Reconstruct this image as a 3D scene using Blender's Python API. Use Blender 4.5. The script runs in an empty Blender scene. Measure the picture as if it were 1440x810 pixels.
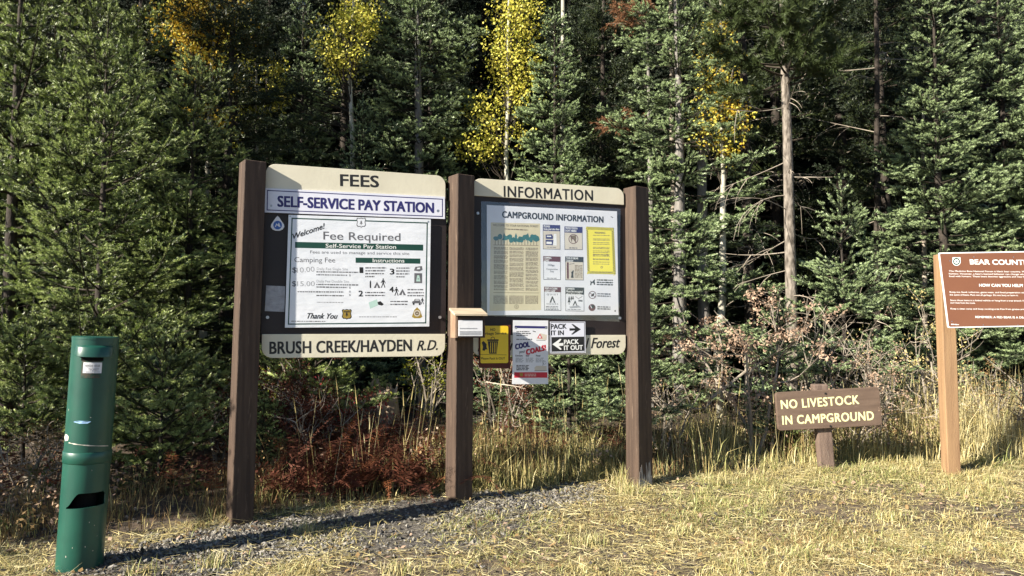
import bpy, bmesh, math, random
import numpy as np
from mathutils import Vector, Matrix
R = math.radians
SC = bpy.context.scene
COL = SC.collection

# ------------------------------------------------------------------ camera, sky, sun, exposure
CAM_H, PITCH, FPX = 1.236, 0.0607, 1040.0
cam_data = bpy.data.cameras.new('camera')
cam_data.sensor_width = 36.0
cam_data.lens = 26.0
cam_data.clip_end = 2000
cam = bpy.data.objects.new('camera', cam_data)
COL.objects.link(cam)
cam.location = (0, 0, CAM_H)
cam.rotation_euler = (math.pi / 2 + PITCH, 0, 0)
SC.camera = cam

SUN_EL, SUN_AZ = R(28), R(33)          # light travels to the right and away from the camera
travel = Vector((math.cos(SUN_AZ) * math.cos(SUN_EL), math.sin(SUN_AZ) * math.cos(SUN_EL), -math.sin(SUN_EL)))
world = bpy.data.worlds.new('World')
SC.world = world
world.use_nodes = True
wn = world.node_tree
sky = wn.nodes.new('ShaderNodeTexSky')
sky.sky_type = 'NISHITA'
sky.sun_disc = False
sky.sun_elevation = SUN_EL
sky.sun_rotation = math.atan2(-travel.x, -travel.y)
sky.altitude = 2500
wn.links.new(sky.outputs[0], wn.nodes['Background'].inputs[0])
wn.nodes['Background'].inputs[1].default_value = 0.057
sun_data = bpy.data.lights.new('sun', 'SUN')
sun_data.energy = 5.0
sun_data.angle = R(0.5)
sun_data.color = (1.0, 0.93, 0.80)
sun = bpy.data.objects.new('sun', sun_data)
COL.objects.link(sun)
sun.location = (-6, -4, 6)
sun.rotation_euler = travel.to_track_quat('-Z', 'Y').to_euler()
SC.view_settings.view_transform = 'Standard'
SC.view_settings.look = 'None'
SC.view_settings.gamma = 1
SC.view_settings.use_curve_mapping = False
SC.view_settings.exposure = 1.48
SC.cycles.max_bounces = 6
SC.cycles.diffuse_bounces = 3
SC.cycles.transparent_max_bounces = 8

# ------------------------------------------------------------------ measuring: photograph pixel -> point on a plane
def ray(px, py):
    x = (px - 720) / FPX
    v = (405 - py) / FPX
    return Vector((x, math.cos(PITCH) - v * math.sin(PITCH), math.sin(PITCH) + v * math.cos(PITCH)))
def at(px, py, Y):
    d = ray(px, py)
    return Vector((0, 0, CAM_H)) + d * (Y / d.y)
class Plane:
    """a flat board: origin, direction to the right, direction up; local y points into the board"""
    def __init__(s, O, right, up):
        s.O = Vector(O); s.r = Vector(right).normalized(); s.u = Vector(up).normalized()
        s.n = s.u.cross(s.r).normalized()          # into the board
        if s.n.y < 0: s.n = -s.n
        s.M = Matrix((s.r, s.n, s.u)).transposed().to_4x4()
        s.M.translation = s.O
    def uv(s, p, off=0.0):
        O = s.O - s.n * off
        d = ray(*p)
        c = Vector((0, 0, CAM_H))
        t = (O - c).dot(s.n) / d.dot(s.n)
        P = c + d * t - O
        return P.dot(s.r), P.dot(s.u)

# ------------------------------------------------------------------ materials
def node_mat(name):
    m = bpy.data.materials.new(name)
    m.use_nodes = True
    return m, m.node_tree, m.node_tree.nodes['Principled BSDF']
def mat(name, a, b=None, scale=6.0, rough=0.6, spec=0.4, bump=0.0, bscale=60.0, stretch=None, contrast=(0.35, 0.65),
        vary=0.0, coat=0.0, trans=0.0, wear=None):
    m, t, p = node_mat(name)
    p.inputs['Roughness'].default_value = rough
    p.inputs['Specular IOR Level'].default_value = spec
    if coat: p.inputs['Coat Weight'].default_value = coat; p.inputs['Coat Roughness'].default_value = 0.12
    N, L = t.nodes, t.links
    tc = N.new('ShaderNodeTexCoord')
    vec = tc.outputs['Object']
    if stretch:
        mp = N.new('ShaderNodeMapping'); mp.inputs['Scale'].default_value = stretch
        L.new(vec, mp.inputs[0]); vec = mp.outputs[0]
    out = None
    if b is None: b = tuple(c * 0.75 for c in a)
    nz = N.new('ShaderNodeTexNoise'); nz.inputs['Scale'].default_value = scale; nz.inputs['Detail'].default_value = 6
    L.new(vec, nz.inputs['Vector'])
    cr = N.new('ShaderNodeValToRGB')
    cr.color_ramp.elements[0].position = contrast[0]; cr.color_ramp.elements[1].position = contrast[1]
    cr.color_ramp.elements[0].color = (*a, 1); cr.color_ramp.elements[1].color = (*b, 1)
    L.new(nz.outputs['Fac'], cr.inputs[0])
    out = cr.outputs[0]
    if wear:       # worn, bleached or soiled patches with a shape of their own
        wc, wsc, th_, wst = wear
        m2_ = N.new('ShaderNodeMapping'); m2_.inputs['Scale'].default_value = wst; L.new(tc.outputs['Object'], m2_.inputs[0])
        n3 = N.new('ShaderNodeTexNoise'); n3.inputs['Scale'].default_value = wsc; n3.inputs['Detail'].default_value = 8; n3.inputs['Roughness'].default_value = .65
        L.new(m2_.outputs[0], n3.inputs['Vector'])
        mr_ = N.new('ShaderNodeMapRange'); mr_.inputs[1].default_value = th_; mr_.inputs[2].default_value = th_ + .07
        L.new(n3.outputs['Fac'], mr_.inputs[0])
        mx_ = N.new('ShaderNodeMix'); mx_.data_type = 'RGBA'; L.new(mr_.outputs[0], mx_.inputs[0]); L.new(out, mx_.inputs[6]); mx_.inputs[7].default_value = (*wc, 1)
        out = mx_.outputs[2]
    if vary:
        oi = N.new('ShaderNodeObjectInfo')
        hs = N.new('ShaderNodeHueSaturation')
        mr = N.new('ShaderNodeMapRange'); mr.inputs[3].default_value = 1 - vary; mr.inputs[4].default_value = 1 + vary
        L.new(oi.outputs['Random'], mr.inputs[0]); L.new(mr.outputs[0], hs.inputs['Value']); L.new(out, hs.inputs['Color'])
        out = hs.outputs[0]
    L.new(out, p.inputs['Base Color'])
    if bump:
        n2 = N.new('ShaderNodeTexNoise'); n2.inputs['Scale'].default_value = bscale; n2.inputs['Detail'].default_value = 5
        L.new(vec, n2.inputs['Vector'])
        bp = N.new('ShaderNodeBump'); bp.inputs['Strength'].default_value = bump; bp.inputs['Distance'].default_value = 0.01
        L.new(n2.outputs['Fac'], bp.inputs['Height']); L.new(bp.outputs[0], p.inputs['Normal'])
    if trans:
        tr = N.new('ShaderNodeBsdfTranslucent'); L.new(out, tr.inputs[0])
        mx = N.new('ShaderNodeMixShader'); mx.inputs[0].default_value = trans
        L.new(p.outputs[0], mx.inputs[1]); L.new(tr.outputs[0], mx.inputs[2])
        L.new(mx.outputs[0], N['Material Output'].inputs[0])
    return m
MT = {}
MT['post'] = mat('brown_painted_timber', (.085, .056, .040), (.052, .034, .025), 4, .66, .25, .45, 40, (10, 10, .6), wear=((.15, .105, .075), 5, .60, (9, 9, .8)))
MT['backing'] = mat('dark_brown_panel', (.024, .016, .015), (.018, .012, .011), 5, .5, .4, .1, 60)
MT['cream'] = mat('cream_board_paint', (.67, .625, .49), (.60, .555, .43), 3, .45, .4, .08, 40, wear=((.42, .36, .25), 7, .66, (1, 1, 1)))
MT['black'] = mat('black_paint', (.012, .012, .013), (.02, .02, .02), 20, .5, .4)
MT['charcoal'] = mat('grey_print', (.10, .10, .11), (.14, .14, .15), 30, .5, .3)
MT['grey'] = mat('faint_grey_print', (.30, .31, .33), (.38, .38, .40), 60, .5, .3)
MT['navy'] = mat('navy_print', (.020, .018, .11), (.03, .028, .14), 12, .45, .4)
MT['green'] = mat('dark_green_print', (.008, .050, .036), (.012, .06, .044), 8, .45, .4)
MT['white'] = mat('white_sheet', (.74, .75, .79), (.68, .70, .74), 3, .28, .5, .35, 7, (1, 1, 2.2), coat=.5)
MT['whitestrip'] = mat('white_plastic_strip', (.72, .72, .80), (.66, .67, .76), 4, .35, .5, .12, 9)
MT['paper'] = mat('white_paper', (.74, .74, .76), (.68, .68, .71), 5, .5, .4, .25, 9)
MT['tan'] = mat('tan_print', (.64, .56, .36), (.56, .49, .31), 8, .4, .4)
MT['tanpale'] = mat('pale_tan_print', (.62, .56, .46), (.56, .50, .41), 8, .4, .4)
MT['brownprint'] = mat('brown_print', (.15, .11, .06), (.20, .15, .09), 40, .5, .3)
MT['yellow'] = mat('yellow_sign', (.80, .56, .02), (.72, .50, .02), 4, .4, .5, .1, 20)
MT['yellowprint'] = mat('yellow_print', (.84, .74, .06), (.80, .70, .06), 4, .4, .4)
MT['red'] = mat('red_print', (.55, .02, .04), (.48, .02, .04), 10, .4, .4)
MT['blue'] = mat('blue_print', (.03, .12, .42), (.03, .10, .36), 10, .4, .4)
MT['mint'] = mat('mint_print', (.45, .62, .56), (.40, .56, .50), 10, .4, .4)
MT['gold'] = mat('gold_print', (.35, .24, .04), (.28, .19, .03), 30, .4, .4)
MT['darkred'] = mat('dark_red_print', (.12, .03, .03), (.10, .025, .03), 30, .4, .4)
MT['teal'] = mat('teal_print', (.03, .16, .15), (.02, .12, .11), 60, .4, .4)
MT['rust'] = mat('red_brown_board', (.10, .022, .014), (.07, .016, .012), 14, .6, .3)
MT['metal'] = mat('galvanised_metal', (.45, .46, .48), (.35, .36, .38), 30, .35, .6)
MT['metal'].node_tree.nodes['Principled BSDF'].inputs['Metallic'].default_value = .8
MT['boxwood'] = mat('sunlit_boxwood', (.32, .215, .145), (.23, .15, .10), 5, .65, .3, .2, 40, (8, 1, 1))  # tan of the sunlit left side, light put into the colour
MT['boxdark'] = mat('shaded_boxwood', (.05, .030, .022), (.035, .022, .018), 8, .6, .3)  # front and right side boards, their shade put into the colour
MT['lid'] = mat('pale_plywood', (.52, .43, .31), (.38, .30, .21), 5, .6, .3, .15, 40, (1, 8, 8))
MT['greenpaint'] = mat('green_enamel', (.010, .080, .054), (.007, .058, .041), 5, .40, .5, .12, 9, coat=.12, wear=((.10, .085, .06), 17, .685, (1, 1, .6)))
MT['hole_shade'] = mat('inside_shade', (.004, .005, .005), (.006, .006, .006), 5, .8, .1)  # near-black colour stands in for the shade inside the pipe openings
MT['rustpatch'] = mat('rusty_scrape', (.075, .065, .05), (.02, .06, .045), 60, .7, .2)
MT['paleblue'] = mat('pale_blue_scuff', (.30, .48, .72), (.26, .42, .62), 30, .6, .3)
MT['scratch'] = mat('pale_scratch', (.55, .52, .45), (.42, .40, .34), 30, .7, .2)
MT['whiteworn'] = mat('worn_white_primer', (.46, .44, .41), (.20, .17, .15), 30, .7, .2, .3, 60, (1, 1, .3))
MT['signbrown'] = mat('brown_routed_board', (.150, .102, .074), (.112, .075, .055), 4, .6, .35, .4, 50, (1, 4, 10), wear=((.26, .20, .15), 9, .66, (.8, 1, 5)))
MT['oldpost'] = mat('faded_brown_stake', (.19, .135, .105), (.12, .083, .066), 5, .7, .25, .5, 40, (8, 8, 1), wear=((.30, .25, .20), 8, .6, (6, 6, .8)))
MT['routed'] = mat('pale_yellow_letter_paint', (.80, .78, .40), (.70, .68, .34), 30, .5, .4)
MT['bearbrown'] = mat('brown_enamel_panel', (.185, .078, .042), (.17, .070, .038), 3, .4, .4)
MT['whitepaint'] = mat('white_sign_paint', (.80, .80, .78), (.74, .74, .72), 20, .4, .4)
MT['cedar'] = mat('fresh_cedar_timber', (.33, .205, .108), (.22, .130, .07), 3, .65, .3, .4, 30, (9, 9, .5), contrast=(.3, .7), wear=((.15, .08, .04), 6, .70, (2.5, 2.5, 1.2)))
MT['sprucebark'] = mat('spruce_bark', (.055, .044, .036), (.028, .023, .019), 14, .85, .2, .8, 40, (2, 2, 1))
MT['pinebark'] = mat('pale_pine_bark', (.25, .215, .18), (.075, .062, .05), 13, .85, .2, .9, 26, (2.4, 2.4, .8), contrast=(.38, .66))
MT['greybark'] = mat('grey_dead_bark', (.24, .22, .20), (.13, .12, .11), 12, .85, .2, .7, 30, (2, 2, .7))
MT['aspenbark'] = mat('pale_aspen_bark', (.48, .46, .38), (.30, .28, .22), 6, .8, .2, .3, 30)
MT['deadwood'] = mat('bleached_dead_wood', (.36, .31, .25), (.24, .20, .16), 10, .8, .2)
MT['darkwood'] = mat('dark_twig_wood', (.05, .040, .030), (.03, .024, .018), 10, .85, .2)
MT['spruce'] = mat('olive_spruce_needles', (.060, .078, .024), (.036, .050, .016), 2.2, .42, .5, vary=.14)  # inner needles, darkened to put the shade between sprays into the colour
MT['sprucetip'] = mat('olive_spruce_tips', (.40, .47, .165), (.29, .355, .12), 2.2, .40, .5, vary=.12)  # pale new growth, brightened further in colour as sunlit highlights
MT['fir'] = mat('blue_fir_needles', (.050, .072, .034), (.032, .047, .023), 2.2, .42, .5, vary=.16)  # old needles, their colour darkened to carry the crown's inner shade
MT['firtip'] = mat('blue_fir_tips', (.38, .47, .235), (.27, .35, .165), 2.2, .38, .5, vary=.14)  # light new growth, with highlight brightness put into the colour too
MT['dim'] = mat('shade_darkened_needles', (.024, .036, .017), (.015, .024, .012), 1.5, .6, .3, vary=.25)  # deep forest shade put into the needle colour
MT['pine'] = mat('pine_needles', (.065, .088, .028), (.042, .060, .018), 2, .5, .4, vary=.1)
MT['brownneedle'] = mat('dead_brown_needles', (.26, .125, .06), (.17, .08, .04), 8, .7, .2)
MT['aspenleaf'] = mat('yellow_aspen_leaves', (.72, .63, .12), (.52, .48, .08), 3, .5, .3, vary=.12, trans=.35)
MT['aspengold'] = mat('golden_aspen_leaves', (.66, .44, .05), (.52, .33, .04), 3, .5, .3, vary=.12, trans=.35)
MT['yellowgreen'] = mat('yellow_green_leaves', (.36, .36, .04), (.24, .27, .04), 3, .5, .3, trans=.3)
MT['straw'] = mat('straw_blades', (.47, .385, .165), (.36, .29, .115), 7, .6, .3)
MT['pale_straw'] = mat('pale_straw_blades', (.58, .51, .29), (.47, .405, .205), 7, .6, .3)
MT['greengrass'] = mat('green_blades', (.30, .31, .105), (.21, .235, .075), 5, .6, .3)
MT['browngrass'] = mat('brown_blades', (.26, .17, .075), (.18, .115, .05), 6, .7, .2)
MT['olivegrass'] = mat('olive_blades', (.26, .25, .085), (.17, .17, .06), 4, .6, .3)
MT['fern'] = mat('red_brown_bracken', (.135, .046, .026), (.08, .028, .017), 5, .75, .2, trans=.15)
MT['fernbright'] = mat('rusty_bracken', (.25, .088, .036), (.17, .06, .025), 5, .75, .2, trans=.15)
MT['deadleaf'] = mat('dead_brush_leaves', (.44, .31, .22), (.30, .20, .14), 5, .75, .2, trans=.15)
MT['redleaf'] = mat('red_leaves', (.42, .05, .05), (.30, .04, .04), 5, .7, .2, trans=.15)
MT['stone'] = mat('grey_gravel_stones', (.175, .162, .142), (.09, .082, .072), 35, .85, .2, vary=.0, contrast=(.4, .6))
MT['stump'] = mat('broken_pale_wood', (.46, .37, .27), (.25, .18, .12), 6, .8, .2, .5, 30, (8, 8, 1))

# clear cover sheet over the campground poster
m, t, p = node_mat('clear_cover')
gl = t.nodes.new('ShaderNodeBsdfGlossy'); gl.inputs['Roughness'].default_value = .07; gl.inputs[0].default_value = (1, 1, 1, 1)
tr = t.nodes.new('ShaderNodeBsdfTransparent'); tr.inputs[0].default_value = (.985, .99, .995, 1)
fr = t.nodes.new('ShaderNodeFresnel'); fr.inputs[0].default_value = 1.17
tcn = t.nodes.new('ShaderNodeTexCoord')
nz = t.nodes.new('ShaderNodeTexNoise'); nz.inputs['Scale'].default_value = 3.0
bp = t.nodes.new('ShaderNodeBump'); bp.inputs['Strength'].default_value = .22; bp.inputs['Distance'].default_value = .03
mx = t.nodes.new('ShaderNodeMixShader')
t.links.new(tcn.outputs['Object'], nz.inputs['Vector']); t.links.new(nz.outputs['Fac'], bp.inputs['Height'])
t.links.new(bp.outputs[0], gl.inputs['Normal']); t.links.new(bp.outputs[0], fr.inputs['Normal'])
mx.inputs[0].default_value = .05; t.links.new(tr.outputs[0], mx.inputs[1]); t.links.new(gl.outputs[0], mx.inputs[2])
t.links.new(mx.outputs[0], t.nodes['Material Output'].inputs[0])
MT['cover'] = m

# ------------------------------------------------------------------ mesh helpers
class MB:
    def __init__(s):
        s.v = []; s.f = []; s.n = 0; s.mi = []; s.big = []
    def add(s, vs, fs, mi=0):
        s.v.extend([tuple(v) for v in vs])
        for f in fs: s.f.append(tuple(i + s.n for i in f)); s.mi.append(mi)
        s.n += len(vs)
    def box(s, x0, x1, y0, y1, z0, z1, mi=0):
        s.add([(x0, y0, z0), (x1, y0, z0), (x1, y1, z0), (x0, y1, z0), (x0, y0, z1), (x1, y0, z1), (x1, y1, z1), (x0, y1, z1)],
              [(3, 2, 1, 0), (4, 5, 6, 7), (0, 1, 5, 4), (1, 2, 6, 5), (2, 3, 7, 6), (3, 0, 4, 7)], mi)
    def hexa(s, b, t, mi=0):           # four bottom corners, four top corners
        s.add(list(b) + list(t), [(3, 2, 1, 0), (4, 5, 6, 7), (0, 1, 5, 4), (1, 2, 6, 5), (2, 3, 7, 6), (3, 0, 4, 7)], mi)
    def prism(s, poly, y0, y1, mi=0):   # outline in x,z, extruded along y
        k = len(poly)
        vs = [(x, y0, z) for x, z in poly] + [(x, y1, z) for x, z in poly]
        fs = [tuple(range(k)), tuple(range(2 * k - 1, k - 1, -1))]
        fs += [(i, i + k, (i + 1) % k + k, (i + 1) % k) for i in range(k)]
        s.add(vs, fs, mi)
    def tube(s, pts, rad, n=6, mi=0, cap=True):
        pts = [Vector(p) for p in pts]
        k = len(pts); vs = []
        up = Vector((0, 0, 1))
        for i, p in enumerate(pts):
            d = (pts[min(i + 1, k - 1)] - pts[max(i - 1, 0)])
            d = d.normalized() if d.length > 1e-9 else up
            a = d.cross(Vector((1, 0, 0)) if abs(d.x) < .9 else Vector((0, 1, 0))).normalized()
            b = d.cross(a)
            for j in range(n):
                w = 2 * math.pi * j / n
                vs.append(p + (a * math.cos(w) + b * math.sin(w)) * rad[i])
        fs = [(i * n + j, i * n + (j + 1) % n, (i + 1) * n + (j + 1) % n, (i + 1) * n + j) for i in range(k - 1) for j in range(n)]
        if cap: fs += [tuple(range(n - 1, -1, -1)), tuple(range((k - 1) * n, k * n))]
        s.add(vs, fs, mi)
    def tris(s, T, mi):                 # T: (N,3,3) array, mi: int or (N,) array
        s.big.append((np.asarray(T, dtype=np.float32), np.broadcast_to(np.asarray(mi), (len(T),)).astype(np.int32)))
    def mesh(s, name, mats, smooth=False):
        me = bpy.data.meshes.new(name)
        if s.big:
            T = np.concatenate([b[0] for b in s.big]); M = np.concatenate([b[1] for b in s.big])
            n = len(T)
            me.vertices.add(3 * n); me.vertices.foreach_set('co', T.reshape(-1))
            me.loops.add(3 * n); me.loops.foreach_set('vertex_index', np.arange(3 * n, dtype=np.int32))
            me.polygons.add(n)
            me.polygons.foreach_set('loop_start', np.arange(0, 3 * n, 3, dtype=np.int32))
            me.polygons.foreach_set('loop_total', np.full(n, 3, dtype=np.int32))
            me.polygons.foreach_set('material_index', M)
            me.update(calc_edges=True)
        else:
            me.from_pydata(s.v, [], s.f)
            me.polygons.foreach_set('material_index', np.array(s.mi, dtype=np.int32))
            if smooth: me.polygons.foreach_set('use_smooth', np.ones(len(s.f), dtype=bool))
            me.update()
        for x in (mats if isinstance(mats, (list, tuple)) else [mats]):
            me.materials.append(MT[x] if isinstance(x, str) else x)
        return me
    def build(s, name, mats, parent=None, smooth=False, bevel=0):
        me = s.mesh(name, mats, smooth)
        o = bpy.data.objects.new(name, me)
        COL.objects.link(o)
        if parent: o.parent = parent
        if bevel:
            b = o.modifiers.new('bevel', 'BEVEL'); b.width = bevel; b.segments = 2; b.limit_method = 'ANGLE'
        return o
def thing(name, label, cat, M=None, group=None):
    o = bpy.data.objects.new(name, None); COL.objects.link(o)
    o.empty_display_size = .1
    if M is not None: o.matrix_world = M
    o['label'] = label; o['category'] = cat
    if group: o['group'] = group
    return o
def tag(o, label=None, cat=None, group=None, kind=None):
    if label: o['label'] = label
    if cat: o['category'] = cat
    if group: o['group'] = group
    if kind: o['kind'] = kind
    return o
def copy_tree(o, parent=None):
    c = o.copy(); COL.objects.link(c)
    if parent: c.parent = parent
    for ch in list(o.children): copy_tree(ch, c)
    return c
def rounded(x0, z0, x1, z1, r, corners=(1, 1, 1, 1), k=6):   # bl br tr tl
    out = []
    for (cx, cz, a0), on in zip(((x0 + r, z0 + r, 180), (x1 - r, z0 + r, 270), (x1 - r, z1 - r, 0), (x0 + r, z1 - r, 90)), corners):
        if on:
            for i in range(k + 1):
                a = R(a0 + 90 * i / k); out.append((cx + r * math.cos(a), cz + r * math.sin(a)))
        else:
            out.append((x0 if a0 in (180, 90) else x1, z0 if a0 in (180, 270) else z1))
    return out
def disc(cx, cz, r, k=16, sx=1.0): return [(cx + sx * r * math.cos(2 * math.pi * i / k), cz + r * math.sin(2 * math.pi * i / k)) for i in range(k)]

# ------------------------------------------------------------------ lettering
_texts = {}
def text_geo(s, bold=0.0, shear=0.0, space=1.0):
    key = (s, bold, shear, space)
    if key not in _texts:
        cu = bpy.data.curves.new('lettering', 'FONT')
        cu.body = s; cu.offset = bold; cu.shear = shear; cu.space_character = space; cu.resolution_u = 3
        ob = bpy.data.objects.new('lettering', cu); COL.objects.link(ob)
        dg = bpy.context.evaluated_depsgraph_get(); dg.update()
        me = bpy.data.meshes.new_from_object(ob.evaluated_get(dg))
        v = np.array([x.co[:2] for x in me.vertices]); f = [tuple(p.vertices) for p in me.polygons]
        bpy.data.objects.remove(ob); bpy.data.curves.remove(cu); bpy.data.meshes.remove(me)
        _texts[key] = (v, f)
    return _texts[key]
class Face:
    """things drawn on a plane; coordinates arrive as photograph pixels and become metres on the board"""
    def __init__(s, plane, off):
        s.p = plane; s.off = off; s.mb = {}
    def m(s, k): return s.mb.setdefault(k, MB())
    def uv(s, q): return s.p.uv(q, s.off)
    def text(s, k, string, a, b, h, bold=0.0, shear=0.0, space=1.0, lift=.0022):
        """a, b: pixel of the left and right end of the baseline; h: height of a capital in pixels"""
        if bold > .003:      # heavier strokes: the same letters laid slightly to every side
            d_ = bold * h / .72
            for i, (sx_, sy_) in enumerate(((-1, -.6), (1, -.6), (-1, .6), (1, .6), (0, 0))):
                s.text(k, string, (a[0] + sx_ * d_, a[1] + sy_ * d_), (b[0] + sx_ * d_, b[1] + sy_ * d_), h, 0, shear, space, lift + i * .0005)
            return
        bold = 0
        v, f = text_geo(string, bold, shear, space)
        if not len(v): return
        A = np.array(s.uv(a)); B = np.array(s.uv(b))
        T = np.array(s.uv((a[0], a[1] - h)))
        w = v[:, 0].max() - v[:, 0].min()
        ex = (B - A); L = np.linalg.norm(ex); ex = ex / L; ez = np.array((-ex[1], ex[0]))
        H = np.linalg.norm(T - A)
        P = A + np.outer((v[:, 0] - v[:, 0].min()) * L / w, ex) + np.outer(v[:, 1] * H / .72, ez)
        y = -s.off - lift * .13
        s.m(k).add([(q[0], y, q[1]) for q in P], [tuple(g) for g in f])
    def poly(s, k, pts, lift=.0015):
        y = -s.off - lift * .13
        s.m(k).add([(*[s.uv(q)[0]], y, s.uv(q)[1]) for q in pts], [tuple(range(len(pts)))])
    def bar(s, k, a, b, h, lift=.0015):  # a thick line through two pixels
        s.poly(k, [(a[0], a[1] - h / 2), (b[0], b[1] - h / 2), (b[0], b[1] + h / 2), (a[0], a[1] + h / 2)], lift)
    def line(s, k, a, b, w, lift=.0015):
        A, B = Vector(a), Vector(b); d = (B - A).normalized(); n = Vector((-d.y, d.x)) * w / 2
        s.poly(k, [A + n, B + n, B - n, A - n], lift)
    def disc(s, k, c, r, lift=.0015, n=14): s.poly(k, [(c[0] + r * math.cos(6.2832 * i / n), c[1] + r * math.sin(6.2832 * i / n)) for i in range(n)], lift)
    def ring(s, k, c, r0, r1, lift=.0015, n=16):
        for i in range(n):
            a, b = 6.2832 * i / n, 6.2832 * (i + 1) / n
            s.poly(k, [(c[0] + r0 * math.cos(a), c[1] + r0 * math.sin(a)), (c[0] + r1 * math.cos(a), c[1] + r1 * math.sin(a)),
                       (c[0] + r1 * math.cos(b), c[1] + r1 * math.sin(b)), (c[0] + r0 * math.cos(b), c[1] + r0 * math.sin(b))], lift)
    def scribble(s, k, a, b, h, rng, lift=.0015):   # a line of print too small to read: word-long dashes
        A, B = np.array(a, float), np.array(b, float); L = np.linalg.norm(B - A); t = 0
        while t < L - .5:
            w = rng.uniform(1.2, 5.0); e = min(t + w, L)
            s.bar(k, A + (B - A) * t / L, A + (B - A) * e / L, h * rng.uniform(.75, 1.1), lift); t = e + rng.uniform(.5, .9)
    def sheet(s, k, quad, thick=.003, r=None):     # the sheet itself; quad = tl tr br bl
        q = [s.uv(x) for x in quad]
        s.m(k).prism([q[3], q[2], q[1], q[0]], -s.off, -s.off + thick)
        return q
    def build(s, parent, names):
        for k, mb in s.mb.items():
            mb.build(names.get(k, 'lettering'), k, parent)
def zm(x0, y0, sc): return lambda x, y: (x0 + x / sc, y0 + y / sc)

# ------------------------------------------------------------------ numpy helpers
def vnoise(x, y, s, seed):
    r = np.random.default_rng(seed).random((64, 64))
    x = np.asarray(x) * s + 100; y = np.asarray(y) * s + 100
    i = np.floor(x).astype(int); j = np.floor(y).astype(int); u = x - i; v = y - j
    u = u * u * (3 - 2 * u); v = v * v * (3 - 2 * v)
    g = lambda a, b: r[a % 64, b % 64]
    return (g(i, j) * (1 - u) + g(i + 1, j) * u) * (1 - v) + (g(i, j + 1) * (1 - u) + g(i + 1, j + 1) * u) * v
def sstep(a, b, x):
    t = np.clip((np.asarray(x, float) - a) / (b - a), 0, 1); return t * t * (3 - 2 * t)
def gz(x, y):
    x = np.asarray(x, float); y = np.asarray(y, float)
    z = .05 * sstep(4.5, 5.3, y) + .035 * sstep(5.2, 6.2, y) * sstep(0, 1.8, x) + .045 * np.clip(y - 6, 0, 16)
    near = (np.abs(x) < 14) & (y > 1) & (y < 16)
    return z + near * (.018 * (vnoise(x, y, 1.7, 3) - .5) + .012 * (vnoise(x, y, 6, 4) - .5))
def unit(a): return a / np.maximum(np.linalg.norm(a, axis=-1, keepdims=True), 1e-9)
def ground_at(px, py, z=.03):
    d = ray(px, py); t = (z - CAM_H) / d.z
    return d.x * t, d.y * t
def inside(poly, x, y):
    c = np.zeros(len(x), bool); n = len(poly)
    for i in range(n):
        (x0, y0), (x1, y1) = poly[i], poly[(i + 1) % n]
        k = ((y0 > y) != (y1 > y)) & (x < (x1 - x0) * (y - y0) / (y1 - y0 + 1e-12) + x0)
        c ^= k
    return c
GRAVEL = [ground_at(*q) for q in ((40, 850), (150, 772), (320, 735), (480, 722), (640, 702), (780, 690), (850, 688), (850, 694), (770, 722), (730, 752), (600, 772), (430, 772), (330, 790), (270, 850))]
EDGE = [ground_at(*q) for q in ((-400, 790), (0, 765), (150, 752), (330, 728), (480, 716), (640, 698), (880, 680), (1020, 679), (1160, 666), (1300, 664), (1440, 662), (1800, 660))]
EX = np.array([e[0] for e in EDGE]); EY = np.array([e[1] for e in EDGE])
def edge_y(x): return np.interp(x, EX, EY)
def gravel_mask(x, y):
    j = .26
    xx = x + j * (vnoise(x, y, 5, 8) - .5) * 2; yy = y + j * (vnoise(x, y, 5, 9) - .5) * 2
    return inside(GRAVEL, xx, yy)

# ------------------------------------------------------------------ the ground
def coords(lo, a, b, hi, step):
    l = [lo]; 
    left = list(-np.geomspace(1, a - lo + 1, 10)[::-1] + a + 1)[:-1]
    right = list(np.geomspace(1, hi - b + 1, 10) + b - 1)[1:]
    return np.array(left + list(np.arange(a, b + 1e-6, step)) + right)
gx = coords(-400, -6, 7, 400, .09); gy = coords(-400, 2.2, 9.4, 400, .09)
X, Y = np.meshgrid(gx, gy)
Z = gz(X, Y)
mb = MB(); nx = len(gx)
vs = np.stack([X, Y, Z], -1).reshape(-1, 3)
me = bpy.data.meshes.new('ground')
fs = [(r * nx + c, r * nx + c + 1, (r + 1) * nx + c + 1, (r + 1) * nx + c) for r in range(len(gy) - 1) for c in range(nx - 1)]
me.from_pydata(vs.tolist(), [], fs)
me.polygons.foreach_set('use_smooth', np.ones(len(fs), dtype=bool))
ga = me.attributes.new('gravel', 'FLOAT', 'POINT'); ga.data.foreach_set('value', gravel_mask(vs[:, 0], vs[:, 1]).astype(np.float32))
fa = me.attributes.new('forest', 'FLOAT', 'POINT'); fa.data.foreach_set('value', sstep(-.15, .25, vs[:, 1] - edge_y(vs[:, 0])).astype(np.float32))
m, t, p = node_mat('ground_soil')
N, L = t.nodes, t.links
tcn = N.new('ShaderNodeTexCoord')
def noise_ramp(scale, c0, c1, p0=.35, p1=.65):
    a = N.new('ShaderNodeTexNoise'); a.inputs['Scale'].default_value = scale; a.inputs['Detail'].default_value = 8
    L.new(tcn.outputs['Object'], a.inputs['Vector'])
    b = N.new('ShaderNodeValToRGB'); b.color_ramp.elements[0].position = p0; b.color_ramp.elements[1].position = p1
    b.color_ramp.elements[0].color = (*c0, 1); b.color_ramp.elements[1].color = (*c1, 1)
    L.new(a.outputs['Fac'], b.inputs[0]); return b.outputs[0]
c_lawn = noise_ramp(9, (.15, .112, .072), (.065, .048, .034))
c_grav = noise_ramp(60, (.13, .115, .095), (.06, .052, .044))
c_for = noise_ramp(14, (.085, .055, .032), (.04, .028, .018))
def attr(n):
    a = N.new('ShaderNodeAttribute'); a.attribute_name = n; return a.outputs['Fac']
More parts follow.
